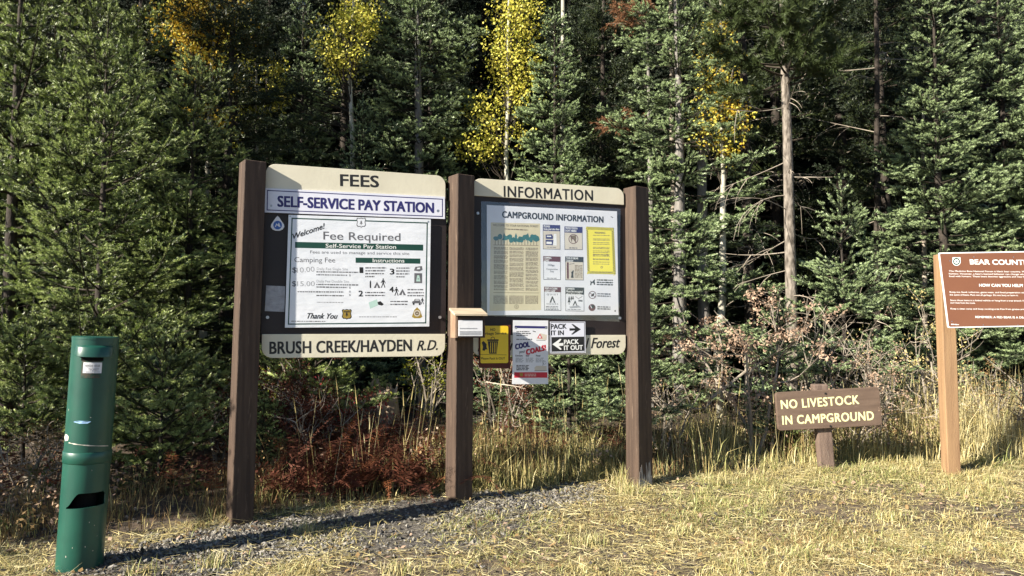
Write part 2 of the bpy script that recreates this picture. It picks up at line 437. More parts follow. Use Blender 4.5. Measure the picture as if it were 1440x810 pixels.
m1 = N.new('ShaderNodeMix'); m1.data_type = 'RGBA'; L.new(attr('forest'), m1.inputs[0]); L.new(c_lawn, m1.inputs[6]); L.new(c_for, m1.inputs[7])
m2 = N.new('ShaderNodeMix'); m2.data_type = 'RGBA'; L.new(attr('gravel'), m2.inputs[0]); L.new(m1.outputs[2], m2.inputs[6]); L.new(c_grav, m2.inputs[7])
L.new(m2.outputs[2], p.inputs['Base Color']); p.inputs['Roughness'].default_value = .9
a = N.new('ShaderNodeTexNoise'); a.inputs['Scale'].default_value = 45; a.inputs['Detail'].default_value = 6
L.new(tcn.outputs['Object'], a.inputs['Vector'])
bp = N.new('ShaderNodeBump'); bp.inputs['Strength'].default_value = .8; bp.inputs['Distance'].default_value = .02
L.new(a.outputs['Fac'], bp.inputs['Height']); L.new(bp.outputs[0], p.inputs['Normal'])
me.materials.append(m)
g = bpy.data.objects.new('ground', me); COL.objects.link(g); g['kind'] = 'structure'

# gravel: loose stones, one object
rng = np.random.default_rng(11)
n = 90000
sx = rng.uniform(-3, 1.6, n); sy = rng.uniform(3.2, 6.2, n)
k = gravel_mask(sx, sy) | (inside(GRAVEL, sx + rng.normal(0, .12, n), sy + rng.normal(0, .12, n)))
k &= rng.random(n) < .10 + .9 * sstep(.2, .6, vnoise(sx, sy, 2.6, 41)) * np.where(sx > .3, .6, 1)
sx, sy = sx[k][:30000], sy[k][:30000]; n = len(sx)
size = np.minimum(np.exp(rng.normal(math.log(.0075), .45, n)), .019)
oc = np.array([(1, 0, 0), (0, 1, 0), (-1, 0, 0), (0, -1, 0), (0, 0, 1), (0, 0, -1)], float)
V = oc[None] * size[:, None, None] * rng.uniform(.6, 1.35, (n, 6, 1)) + rng.normal(0, .18, (n, 6, 3)) * size[:, None, None]
ang = rng.uniform(0, 6.28, n); ca, sa = np.cos(ang), np.sin(ang)
V = np.stack([V[..., 0] * ca[:, None] - V[..., 1] * sa[:, None], V[..., 0] * sa[:, None] + V[..., 1] * ca[:, None], V[..., 2] * .75], -1)
V += np.stack([sx, sy, gz(sx, sy) + size * .35], -1)[:, None]
F = np.array([(0, 1, 4), (1, 2, 4), (2, 3, 4), (3, 0, 4), (1, 0, 5), (2, 1, 5), (3, 2, 5), (0, 3, 5)])
mb = MB(); mb.tris(V[:, F].reshape(-1, 3, 3), np.repeat(rng.integers(0, 3, n), 8))
MT['stonedark'] = mat('dark_gravel_stones', (.09, .08, .07), (.045, .04, .036), 35, .85, .2)
MT['stonepale'] = mat('pale_gravel_stones', (.27, .25, .22), (.17, .158, .14), 35, .85, .2)
tag(mb.build('gravel', ['stone', 'stonedark', 'stonepale']), 'grey loose gravel under the fee board', 'gravel', kind='stuff')

# ------------------------------------------------------------------ grass
def blades(x, y, h, lean, w, mi, rng, mb, z0=None, curl=.5):
    """bent blades of three triangles each; lean = how far the tip moves sideways as a share of the height"""
    n = len(x); az = rng.uniform(0, 6.2832, n)
    d = np.stack([np.cos(az), np.sin(az), np.zeros(n)], -1)
    s = np.stack([-np.sin(az + rng.normal(0, .6, n)), np.cos(az), np.zeros(n)], -1)
    z = gz(x, y) - .004 if z0 is None else z0
    b = np.stack([x, y, z], -1)
    m = b + d * (lean * h * .35)[:, None] + np.array([0, 0, 1.]) * (h * (.55 - .12 * np.minimum(lean, 1)))[:, None]
    t = b + d * (lean * h)[:, None] + np.array([0, 0, 1.]) * (h * np.maximum(1 - curl * lean, .12))[:, None]
    ww = s * w[:, None] * .5
    A = np.stack([b - ww, b + ww, m + ww * .8], 1); B = np.stack([b - ww, m + ww * .8, m - ww * .8], 1); C = np.stack([m - ww * .8, m + ww * .8, t], 1)
    mb.tris(np.concatenate([A, B, C]), np.tile(mi, 3))
rng = np.random.default_rng(5)
n = 640000
x = rng.uniform(-3.6, 5.0, n); y = rng.uniform(3.2, 6.9, n)
dens = .10 + .95 * sstep(.22, .75, vnoise(x, y, 2.3, 21) * .55 + vnoise(x, y, 8, 22) * .45) - .35 * sstep(.55, .8, vnoise(x, y, 1.3, 27))
soil = [ground_at(*q) for q in ((1075, 715), (1130, 697), (1250, 702), (1360, 712), (1500, 705), (1500, 738), (1330, 748), (1180, 735))]
xw = x + .25 * (vnoise(x, y, 4, 51) - .5); yw = y + .3 * (vnoise(x, y, 4, 52) - .5)
dens = np.where(inside(soil, xw, yw), dens * .30, dens) * (.35 + .65 * sstep(.25, .45, vnoise(x, y, 5.5, 53)))
keep = (y < edge_y(x) + rng.normal(0, .07, n)) & (np.abs(x) < .72 * y + .4) & (rng.random(n) < dens)
gm = gravel_mask(x, y) | inside(GRAVEL, x, y)
gr_keep = rng.random(n) < .02 + .35 * sstep(.55, .75, vnoise(x, y, 3.4, 23)) + .22 * sstep(-.3, .6, x)
keep &= ~gm | gr_keep
x, y = x[keep], y[keep]; n = len(x)
cl = vnoise(x, y, 3.1, 24); c2 = vnoise(x, y, 1.1, 25)
u = rng.random(n)
green = sstep(.45, .8, vnoise(x, y, 1.4, 26)) * .36 + .10
mi = np.where(u < green, 2, np.where(u < green + .30, 1, np.where(u < green + .36 + .28 * (c2 > .6), 3, 0)))
h = rng.gamma(4, .0082, n) * (.35 + 1.2 * cl) * np.where(mi == 2, 1.1, 1.0)
h *= 1 + 1.1 * sstep(-.25, .02, y - edge_y(x)) * rng.random(n)
lean = rng.gamma(2.0, .75, n)
mb = MB(); blades(x, y, h, lean, rng.uniform(.0022, .0055, n), mi, rng, mb, curl=.42)
# taller tufts scattered over the lawn and the gravel edge
for (tx, ty), hh, nn in [(ground_at(*q), a, b) for q, a, b in (((890, 700), .15, 260), ((885, 688), .20, 200), ((690, 775), .05, 60), ((430, 745), .12, 110), ((300, 790), .12, 130), ((560, 800), .10, 160), ((1010, 690), .12, 150),
        ((1200, 662), .16, 170), ((1290, 668), .14, 160), ((1400, 690), .12, 200), ((1120, 780), .10, 240), ((830, 760), .10, 180), ((740, 745), .05, 40), ((1250, 730), .09, 180), ((960, 745), .09, 200), ((200, 800), .10, 100), ((1080, 672), .17, 140), ((1385, 668), .20, 160))]:
    a = rng.normal(0, .05, nn); b = rng.normal(0, .035, nn)
    blades(tx + a, ty + b, hh * rng.uniform(.4, 1.1, nn), rng.gamma(2, .25, nn), rng.uniform(.002, .0045, nn), rng.choice([0, 1, 2], nn, p=[.3, .35, .35]), rng, mb)
tag(mb.build('lawn_grass', ['straw', 'pale_straw', 'greengrass', 'browngrass']), 'short dry straw coloured grass in the foreground', 'grass', kind='stuff')
# straw litter lying flat
n = 60000
x = rng.uniform(-3.4, 4.8, n); y = rng.uniform(3.3, 6.6, n)
k = (y < edge_y(x) + .05) & (~inside(GRAVEL, x, y) | (rng.random(n) < .25)) & (~inside(soil, x, y) | (rng.random(n) < .4)) & (rng.random(n) < .35 + .65 * sstep(.3, .6, vnoise(x, y, 3, 54))); x, y = x[k], y[k]; n = len(x)
a = rng.uniform(0, 6.28, n); l = rng.uniform(.03, .16, n); d = np.stack([np.cos(a), np.sin(a), rng.normal(0, .12, n)], -1) * l[:, None]
b = np.stack([x, y, gz(x, y) + rng.uniform(.008, .03, n)], -1); s = np.stack([-np.sin(a), np.cos(a), rng.normal(0, .5, n)], -1) * .0014
mb = MB(); mb.tris(np.concatenate([np.stack([b - s, b + s, b + d], 1)]), rng.integers(0, 2, n))
tag(mb.build('straw_litter', ['straw', 'pale_straw']), 'loose dry straw stalks lying over the grass', 'straw', kind='stuff')

n = 5200
x = rng.uniform(-3.4, 4.8, n); y = rng.uniform(3.3, 6.8, n)
k = (y < edge_y(x) + .1) & (rng.random(n) < .25 + .9 * (vnoise(x, y, 1.5, 28) > .55)); x, y = x[k], y[k]; n = len(x)
a = rng.uniform(0, 6.28, n); l = rng.uniform(.008, .022, n)[:, None]
d = np.stack([np.cos(a), np.sin(a), rng.normal(0, .35, n)], -1) * l; e = np.stack([-np.sin(a), np.cos(a), rng.normal(0, .35, n)], -1) * l * .6
b = np.stack([x, y, gz(x, y) + rng.uniform(.006, .03, n)], -1)
mb = MB(); mb.tris(np.concatenate([np.stack([b - d, b + e, b + d], 1), np.stack([b - d, b + d, b - e], 1)]), np.tile(rng.integers(0, 3, n), 2))
tag(mb.build('leaf_litter', ['browngrass', 'deadleaf', 'stonedark']), 'small fallen brown leaves scattered over the grass', 'leaf litter', kind='stuff')
n = 16000
x = rng.uniform(-3.2, 4.8, n); y = rng.uniform(3.3, 5.2, n)
k = rng.random(n) < .03 + .55 * sstep(.55, .8, vnoise(x, y, 1.2, 29)) * sstep(5.3, 4.2, y); x, y = x[k], y[k]; n = len(x)
size = np.minimum(np.exp(rng.normal(math.log(.006), .4, n)), .014)
V = oc[None] * size[:, None, None] * rng.uniform(.6, 1.35, (n, 6, 1)) + rng.normal(0, .18, (n, 6, 3)) * size[:, None, None]
V += np.stack([x, y, gz(x, y) + size * .4 + .004], -1)[:, None]
mb = MB(); mb.tris(V[:, F].reshape(-1, 3, 3), np.repeat(rng.integers(0, 3, n), 8))
tag(mb.build('pebbles', ['stone', 'stonepale', 'stonedark']), 'scattered small pebbles among the foreground grass', 'pebbles', kind='stuff')

# tall grass standing behind the boards
n = 90000
x = rng.uniform(-4.2, 6.4, n); off = rng.gamma(1.6, .42, n); y = edge_y(x) + off + rng.normal(0, .03, n) - .02
dens = .18 + .82 * (vnoise(x, y, 2.2, 31) > .42)
dens *= np.where(x < -1.8, .30, np.where(x < -.55, .22, 1)) * np.where((x > 1.1) & (x < 3.2), .55, 1) 
k = (rng.random(n) < dens) & (np.abs(x) < .76 * y + .3) & (y < 8.6); x, y = x[k], y[k]; n = len(x)
c = vnoise(x, y, 1.6, 32); u = rng.random(n)
dry = sstep(3.2, 4.0, x) * .8 + sstep(-.4, .2, x) * .16
mi = np.where(u < dry, np.where(rng.random(n) < .6, 1, 0), np.where(u < dry + .45 * (1 - dry) , 4, np.where(c > .55, 3, 0)))
h = rng.gamma(7, .040, n) * (.6 + .7 * vnoise(x, y, 2.6, 33)); h *= np.where(x > 3.3, 1.30, 1) * np.where((x < -1.9), .7, 1)
h *= .55 + .45 * sstep(0, .3, y - edge_y(x))
lf = (x < -1.75) & (rng.random(n) < .85); mi = np.where(lf, np.where(rng.random(n) < .7, 3, 0), mi); h = np.where(lf, h * .65, h)
mb = MB(); blades(x, y, h, rng.gamma(2, .2, n), rng.uniform(.003, .007, n), mi, rng, mb)
# seed stalks
n = 700
x = rng.uniform(-1.6, 6.0, n); y = edge_y(x) + rng.gamma(2, .3, n); az = rng.uniform(0, 6.28, n)
k = rng.random(n) < np.where(x > 3.3, 1, .35); x, y, az = x[k], y[k], az[k]; n = len(x)
h = rng.uniform(.35, .85, n); 
b = np.stack([x, y, gz(x, y)], -1); tp = b + np.stack([np.cos(az) * h * .15, np.sin(az) * h * .15, h], -1)
s = np.array([.0022, 0, 0]); e = np.array([.0035, .0, 0])
mb.tris(np.concatenate([np.stack([b - s, b + s, tp], 1), np.stack([tp - e - (tp - b) * .16, tp + e - (tp - b) * .16, tp + (tp - b) * .03], 1)]), np.tile(rng.integers(0, 2, n), 2))
tag(mb.build('tall_grass', ['straw', 'pale_straw', 'greengrass', 'browngrass', 'olivegrass']), 'tall dry grass standing at the edge of the forest', 'tall grass', kind='stuff')

# ------------------------------------------------------------------ conifers
def bend_points(base, az, el, L, curl, n=6):
    pts = [np.array(base, float)]; e = el
    for i in range(n):
        e2 = e + curl * (i / (n - 1)) ** 1.3
        pts.append(pts[-1] + np.array([math.cos(az) * math.cos(e2), math.sin(az) * math.cos(e2), math.sin(e2)]) * L / n)
    return np.array(pts)
def needle_tris(P0, P1, per_m, ln, wd, tip, rng, up=.35):
    D = P1 - P0; l = np.linalg.norm(D, axis=1); cnt = np.maximum((l * per_m).astype(int), 3)
    idx = np.repeat(np.arange(len(P0)), cnt); N_ = len(idx)
    t = rng.random(N_); A = unit(D)[idx]
    e1 = unit(np.cross(A, np.array([.13, .21, .97]))); e2 = np.cross(A, e1)
    ph = rng.uniform(0, 6.2832, N_)
    rad = e1 * np.cos(ph)[:, None] + e2 * np.sin(ph)[:, None] + np.array([0, 0, up])
    fwd = .55 + .8 * np.maximum(t - .75, 0) * 4
    rad = unit(rad)
    d = unit(rad * .80 + A * fwd[:, None])
    b = P0[idx] + D[idx] * t[:, None]
    ll = ln * rng.uniform(.65, 1.15, N_)
    s = unit(np.cross(d, rad + rng.normal(0, .35, (N_, 3)))) * (wd * rng.uniform(.7, 1.3, N_))[:, None] * .5
    T = np.stack([b + s, b - s, b + d * ll[:, None]], 1)
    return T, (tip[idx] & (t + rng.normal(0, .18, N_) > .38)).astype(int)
def conifer(seed, H, Rb, z0=.12, gap=.2, per=6, el0=-12, el1=35, curl=.5, tw_gap=.075, sub_gap=.06, per_m=260, ln=.028, wd=.0045, power=.8, thin=0.0, ragged=.3, minL=.12, trunk_r=None):
    """returns meshes' builders: trunk, branches, foliage"""
    rng = np.random.default_rng(seed)
    tr = MB(); wood = MB(); S0, S1, TP = [], [], []
    r0 = trunk_r or .011 * H + .012
    k = 9
    wob = np.cumsum(rng.normal(0, .012, (k, 2)), 0) * H / 6; wob -= wob[0]
    tz = np.linspace(-.1, H - .02, k)
    tr.tube([(wob[i, 0], wob[i, 1], tz[i]) for i in range(k)], [max(r0 * (1 - .96 * i / (k - 1)), .004) for i in range(k)], 8)
    cx = lambda z: (np.interp(z, tz, wob[:, 0]), np.interp(z, tz, wob[:, 1]))
    z = z0; az0 = 0
    while z < H - .06:
        f = z / H
        Lw = Rb * (1 - f) ** power + minL
        for j in range(per):
            if rng.random() < thin: continue
            az = az0 + 6.2832 * j / per + rng.normal(0, .25)
            zz = z + rng.uniform(-.5, .5) * gap
            if zz < .05 or zz > H - .03: continue
            Lb = Lw * rng.uniform(1 - ragged, 1 + ragged * .5)
            el = R(el0 + (el1 - el0) * f ** 1.2 + rng.normal(0, 6))
            x0, y0 = cx(zz)
            pts = bend_points((x0, y0, zz), az, el, Lb, curl * rng.uniform(.5, 1.3))
            rb = .004 + .006 * Lb
            wood.tube(pts, np.linspace(rb, .0018, len(pts)), 4, cap=False)
            seg = np.linalg.norm(np.diff(pts, axis=0), axis=1).sum()
            # bare inner part, then twigs to both sides
            ts = np.arange(max(.18, .12 / Lb), 1.0, tw_gap / Lb)
            ts = ts + rng.normal(0, .2, len(ts)) * tw_gap / Lb; ts = np.clip(ts, .05, .985)
            q = ts * (len(pts) - 1); i0 = np.minimum(q.astype(int), len(pts) - 2); fr_ = q - i0
            for side in (-1, 1):
                kk = rng.random(len(ts)) > .10 + .3 * (ts < .35)
                t_, i_, f_ = ts[kk], i0[kk], fr_[kk]
                if not len(t_): continue
                B = pts[i_] + (pts[i_ + 1] - pts[i_]) * f_[:, None]
                A = unit(pts[i_ + 1] - pts[i_])
                W = unit(np.cross(A, np.array([0, 0, 1.])))
                Ltw = (.42 * Lb * (1 - t_) ** .8 + .05) * rng.uniform(.6, 1.15, len(t_)); Ltw = np.minimum(Ltw, .55)
                an = np.radians(rng.normal(52, 9, len(t_)))
                D = A * np.cos(an)[:, None] + W * side * np.sin(an)[:, None]
                D[:, 2] += rng.normal(.02, .16, len(t_)); D = unit(D)
                mid = B + D * (Ltw * .55)[:, None]
                D2 = unit(D + A * .35 + np.array([0, 0, .28 * curl]))
                E = mid + D2 * (Ltw * .45)[:, None]
                S0 += [B + (mid - B) * .35, mid]; S1 += [mid, E]; TP += [np.zeros(len(B), bool), np.ones(len(B), bool)]
                for b_, e_ in zip(B, E):
                    if rng.random() < .35: wood.tube([b_, e_], [.0022, .0012], 3, cap=False)
                # sub twigs
                for ss in (-1, 1):
                    for o_ in np.arange(.3, 1.0, .27):
                        m_ = (Ltw > .13) & (rng.random(len(Ltw)) < .8)
                        if not m_.any(): continue
                        bb = B[m_] + (E[m_] - B[m_]) * o_
                        wv = unit(np.cross(D[m_], np.array([0, 0, 1.])))
                        dd = unit(D[m_] * .72 + wv * ss * .7 + np.stack([np.zeros(m_.sum()), np.zeros(m_.sum()), rng.normal(.10 * curl, .18, m_.sum())], -1))
                        ll = Ltw[m_] * (1 - o_) * .45 + rng.uniform(.055, .09, m_.sum())
                        S0.append(bb); S1.append(bb + dd * ll[:, None]); TP.append(np.ones(m_.sum(), bool))
            # outer part of the axis itself
            S0.append(pts[2:-1]); S1.append(pts[3:]); TP.append(np.arange(len(pts) - 3) >= len(pts) - 5)
        az0 += 2.4; z += gap * (.75 + .5 * (1 - f)) * rng.uniform(.8, 1.2)
    # leader
    x0, y0 = cx(H - .3)
    S0.append(np.array([[x0, y0, H - .32], [x0, y0, H - .16]])); S1.append(np.array([[x0, y0, H - .16], [x0, y0, H + .03]])); TP.append(np.array([True, True]))
    P0, P1, TP = np.concatenate(S0), np.concatenate(S1), np.concatenate(TP)
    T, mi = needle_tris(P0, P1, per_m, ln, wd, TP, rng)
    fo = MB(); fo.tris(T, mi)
    return tr, wood, fo
def make_tree(name, parts, bark, leaves, twig='darkwood'):
    o = bpy.data.objects.new(name, None); COL.objects.link(o); o.empty_display_size = .2
    tr, wood, fo = parts
    tr.build('trunk', bark, o, smooth=True); wood.build('branches', twig, o); fo.build('crown', leaves, o)
    return o
def place(o, px, Yd, scale, rot, label, cat, group=None, sz=None, zoff=0, lean=(0, 0)):
    X_ = (px - 720) / FPX * Yd
    o.location = (X_, Yd, float(gz(X_, Yd)) + zoff - .02)
    o.scale = (scale, scale, sz or scale)
    o.rotation_euler = (lean[0], lean[1], rot)
    tag(o, label, cat, group)
    return o
used = {}
def tree(kind, *a, **k):
    o = PROTO[kind]
    if kind in used: o = copy_tree(o)
    used[kind] = True
    return place(o, *a, **k)
PROTO = {
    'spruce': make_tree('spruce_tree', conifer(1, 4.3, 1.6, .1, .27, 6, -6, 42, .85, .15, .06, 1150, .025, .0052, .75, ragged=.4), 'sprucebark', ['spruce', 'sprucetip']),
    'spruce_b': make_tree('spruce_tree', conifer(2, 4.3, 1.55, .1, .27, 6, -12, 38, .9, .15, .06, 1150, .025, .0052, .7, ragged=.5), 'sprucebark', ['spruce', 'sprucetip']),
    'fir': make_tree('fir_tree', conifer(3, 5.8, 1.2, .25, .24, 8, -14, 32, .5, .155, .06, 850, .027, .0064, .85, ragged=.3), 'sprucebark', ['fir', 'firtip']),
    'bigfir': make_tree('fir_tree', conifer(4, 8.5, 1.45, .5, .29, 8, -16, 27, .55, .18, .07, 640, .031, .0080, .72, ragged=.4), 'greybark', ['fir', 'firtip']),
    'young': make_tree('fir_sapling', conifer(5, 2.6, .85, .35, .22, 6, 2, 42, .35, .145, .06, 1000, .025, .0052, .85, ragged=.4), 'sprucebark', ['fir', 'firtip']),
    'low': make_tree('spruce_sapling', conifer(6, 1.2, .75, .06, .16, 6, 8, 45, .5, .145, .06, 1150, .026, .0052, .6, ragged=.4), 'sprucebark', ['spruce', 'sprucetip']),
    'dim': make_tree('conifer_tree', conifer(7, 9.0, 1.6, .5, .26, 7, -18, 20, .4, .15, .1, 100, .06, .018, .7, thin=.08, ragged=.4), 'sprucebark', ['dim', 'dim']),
    'shaded': make_tree('conifer_tree', conifer(8, 9.0, 1.7, .4, .24, 7, -16, 22, .45, .13, .1, 150, .05, .013, .7, thin=.08, ragged=.45), 'sprucebark', ['spruce', 'dim']),  # shaded look comes from the shade-darkened colour on the tips
}
# front row, left
tree('spruce', 138, 6.9, 1.0, .4, 'tall olive spruce behind the green pay pipe', 'spruce', sz=.99)
tree('spruce_b', 262, 7.9, 1.02, 1.1, 'olive spruce with its pointed top left of the fee board, behind the nearest spruce', 'spruce', sz=.96)
tree('spruce_b', 12, 7.6, 1.35, 3.0, 'big olive spruce cut by the left edge of the picture', 'spruce', sz=1.5)
tree('spruce', 82, 9.3, 1.5, 4.0, 'taller olive spruce rising behind the nearest left spruce', 'spruce', sz=1.9)
tree('shaded', 322, 9.0, .80, .3, 'dim green spruce in the dark gap left of the fee board', 'spruce', sz=.8)
tree('low', 232, 5.75, .95, .5, 'low bright spruce sapling between the green pipe and the left post', 'sapling', group='spruce saplings at the forest edge', sz=.95)
tree('low', 40, 6.2, 1.0, 2.2, 'low spruce sapling at the left edge behind the green pipe', 'sapling', group='spruce saplings at the forest edge')
tree('low', 372, 6.1, .5, 4.4, 'tiny green spruce sapling just right of the left kiosk post', 'sapling', group='spruce saplings at the forest edge')
tree('low', 445, 7.1, 1.1, 3.4, 'spruce sapling seen under the fee board', 'sapling', group='spruce saplings at the forest edge')
place(copy_tree(PROTO['spruce']), 720 - 6.2 / 3.3 * FPX, 3.3, 1.4, 2.0, 'unseen olive spruce past the left edge, added to shade the left post and undergrowth', 'spruce', sz=1.0)  # spruce added out of view to shade the left post and undergrowth
# behind the boards
tree('fir', 424, 10.4, 1.02, .2, 'narrow blue green fir with a pointed tip above the fee board', 'fir', sz=1.02)
tree('bigfir', 590, 10.4, .98, 1.0, 'broad blue green fir filling the space above the fee board', 'fir', sz=1.0)
tree('fir', 505, 9.6, .62, 2.6, 'short fir peeking over the fee board in front of the broad fir', 'fir', sz=.72)
tree('fir', 778, 9.9, .98, 4.1, 'narrow dark fir with a pointed tip above the information board', 'fir', sz=.95)
tree('shaded', 850, 10.6, .75, 5.0, 'shaded conifer between the narrow fir and the big fir', 'conifer', sz=.9)
tree('bigfir', 958, 9.3, .95, 2.2, 'big blue green fir right of the information board', 'fir', sz=.92)
tree('young', 800, 7.0, .72, 1.0, 'young fir seen below the information board', 'sapling', group='young firs at the forest edge')
tree('young', 690, 7.4, .60, 2.4, 'small young fir behind the middle kiosk post', 'sapling', group='young firs at the forest edge')
tree('young', 893, 7.2, .85, 4.4, 'young fir directly behind the right kiosk post', 'sapling', group='young firs at the forest edge')
# right
tree('young', 1187, 7.6, 1.0, .7, 'young fir with an open pointed top left of the bear sign', 'sapling', group='young firs at the forest edge', sz=1.02)
tree('young', 1095, 7.0, .62, 3.3, 'low fir sapling behind the livestock sign', 'sapling', group='young firs at the forest edge', sz=.58)
tree('fir', 1330, 8.4, .98, .9, 'blue green fir behind the left end of the bear sign', 'fir', sz=.96)
tree('fir', 1418, 8.9, 1.0, 3.9, 'blue green fir behind the bear sign at the right edge', 'fir', sz=.98)
tree('fir', 1520, 8.2, 1.05, 5.5, 'blue green fir cut by the right edge of the picture', 'fir')
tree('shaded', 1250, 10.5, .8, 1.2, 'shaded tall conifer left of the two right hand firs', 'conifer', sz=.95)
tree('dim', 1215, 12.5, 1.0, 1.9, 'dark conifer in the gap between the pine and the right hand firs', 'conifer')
# the dark depth of the forest
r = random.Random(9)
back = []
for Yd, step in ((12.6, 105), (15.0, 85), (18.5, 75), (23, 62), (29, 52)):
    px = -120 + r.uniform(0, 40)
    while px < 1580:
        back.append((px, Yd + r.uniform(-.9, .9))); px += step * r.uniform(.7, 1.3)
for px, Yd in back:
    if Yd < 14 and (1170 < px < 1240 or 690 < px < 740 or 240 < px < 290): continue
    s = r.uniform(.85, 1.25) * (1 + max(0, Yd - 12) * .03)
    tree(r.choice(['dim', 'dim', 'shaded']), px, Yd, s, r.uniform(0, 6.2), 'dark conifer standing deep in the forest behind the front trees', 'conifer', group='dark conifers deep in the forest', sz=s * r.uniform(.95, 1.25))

# ------------------------------------------------------------------ lodgepole pine, bare poles, aspens
def pole_thing(name, label, cat, px, Yd, H, r0, bark, lean=0, bare=0, seed=0, crown=None):
    X_ = (px - 720) / FPX * Yd; z_ = float(gz(X_, Yd)) - .03
    o = thing(name, label, cat, Matrix.Translation((X_, Yd, z_)))
    rng = np.random.default_rng(seed)
    mb = MB(); k = 12
    xs = lean * np.linspace(0, 1, k) + rng.normal(0, .012, k).cumsum() * .6
    mb.tube([(xs[i], 0, H * i / (k - 1)) for i in range(k)], [r0 * (1.12 - .75 * i / (k - 1)) for i in range(k)], 12)
    mb.build('trunk', bark, o, smooth=True)
    if bare:
        mb = MB()
        for _ in range(bare):
            h = rng.uniform(.12, .62) * H; az = rng.uniform(0, 6.28); L_ = rng.uniform(.35, 1.1)
            x0 = np.interp(h, np.linspace(0, H, k), xs)
            pts = bend_points((x0, 0, h), az, R(rng.uniform(-25, 20)), L_, R(rng.uniform(-70, 40)), 6)
            mb.tube(pts, np.linspace(.0065, .0015, 7), 4)
            for q in range(3):
                i = rng.integers(2, 6)
                p2 = bend_points(pts[i], az + rng.uniform(-1, 1), R(rng.uniform(-60, 10)), L_ * .4, R(-30), 4)
                mb.tube(p2, np.linspace(.004, .0012, 5), 3)
        mb.build('dead_branches', 'deadwood', o)
    return o, xs
o, xs = pole_thing('pine_tree', 'lodgepole pine with a bare pale sunlit trunk right of the big fir', 'pine', 1113, 8.0, 7.2, .064, 'pinebark', .02, 14, 3)
rng = np.random.default_rng(77); S0, S1 = [], []; wood = MB()
for i in range(120):
    h = rng.uniform(3.75, 7.2); az = rng.uniform(0, 6.28); L_ = rng.uniform(.5, 1.25) * (1 - .5 * (h - 3.85) / 3.6)
    pts = bend_points((0, 0, h), az, R(rng.uniform(-15, 30)), L_, .6, 6); wood.tube(pts, np.linspace(.014, .004, 7), 4)
    for q in range(22):
        j = rng.integers(2, 6); b = pts[j] + rng.normal(0, .02, 3); d = unit(np.array([math.cos(az), math.sin(az), .35]) + rng.normal(0, .55, 3)); S0.append(b); S1.append(b + d * rng.uniform(.10, .24))
T, mi = needle_tris(np.array(S0), np.array(S1), 420, .070, .0085, np.zeros(len(S0), bool), rng, .2)
fo = MB(); fo.tris(T, mi); fo.build('crown', 'pine', o); wood.build('branches', 'darkwood', o)
pole_thing('dead_tree', 'slim dark bare trunk left of the pale pine trunk', 'dead tree', 1058, 9.8, 9, .075, 'sprucebark', -.1, 46, 5)
pole_thing('dead_tree', 'grey bare trunk showing through the big fir', 'dead tree', 989, 9.5, 8, .075, 'greybark', .0, 12, 6)
pole_thing('dead_tree', 'thin pale bare trunk left inside the big fir', 'dead tree', 950, 9.7, 7.5, .042, 'deadwood', .0, 6, 7)
pole_thing('dead_tree', 'tall dark bare trunk right of the lodgepole pine', 'dead tree', 1190, 11.5, 10, .10, 'sprucebark', .1, 30, 8)
pole_thing('dead_tree', 'pale thin trunk behind the narrow fir over the information board', 'dead tree', 792, 11.0, 9, .05, 'aspenbark', .03, 4, 9)
pole_thing('dead_tree', 'dark trunk in the gap right of the yellow aspen over the fee board', 'dead tree', 482, 12.2, 10, .085, 'sprucebark', 0, 10, 10)
pole_thing('dead_tree', 'shaded trunk in the dark gap beside the left spruces', 'dead tree', 318, 10.4, 9, .09, 'sprucebark', 0, 14, 12)
pole_thing('dead_tree', 'thin bare trunk right of the young fir', 'dead tree', 1232, 9.9, 8, .045, 'sprucebark', .15, 26, 13)
pole_thing('dead_tree', 'thin pale trunk behind the bear sign post', 'dead tree', 1303, 8.9, 4, .035, 'deadwood', .05, 10, 14)

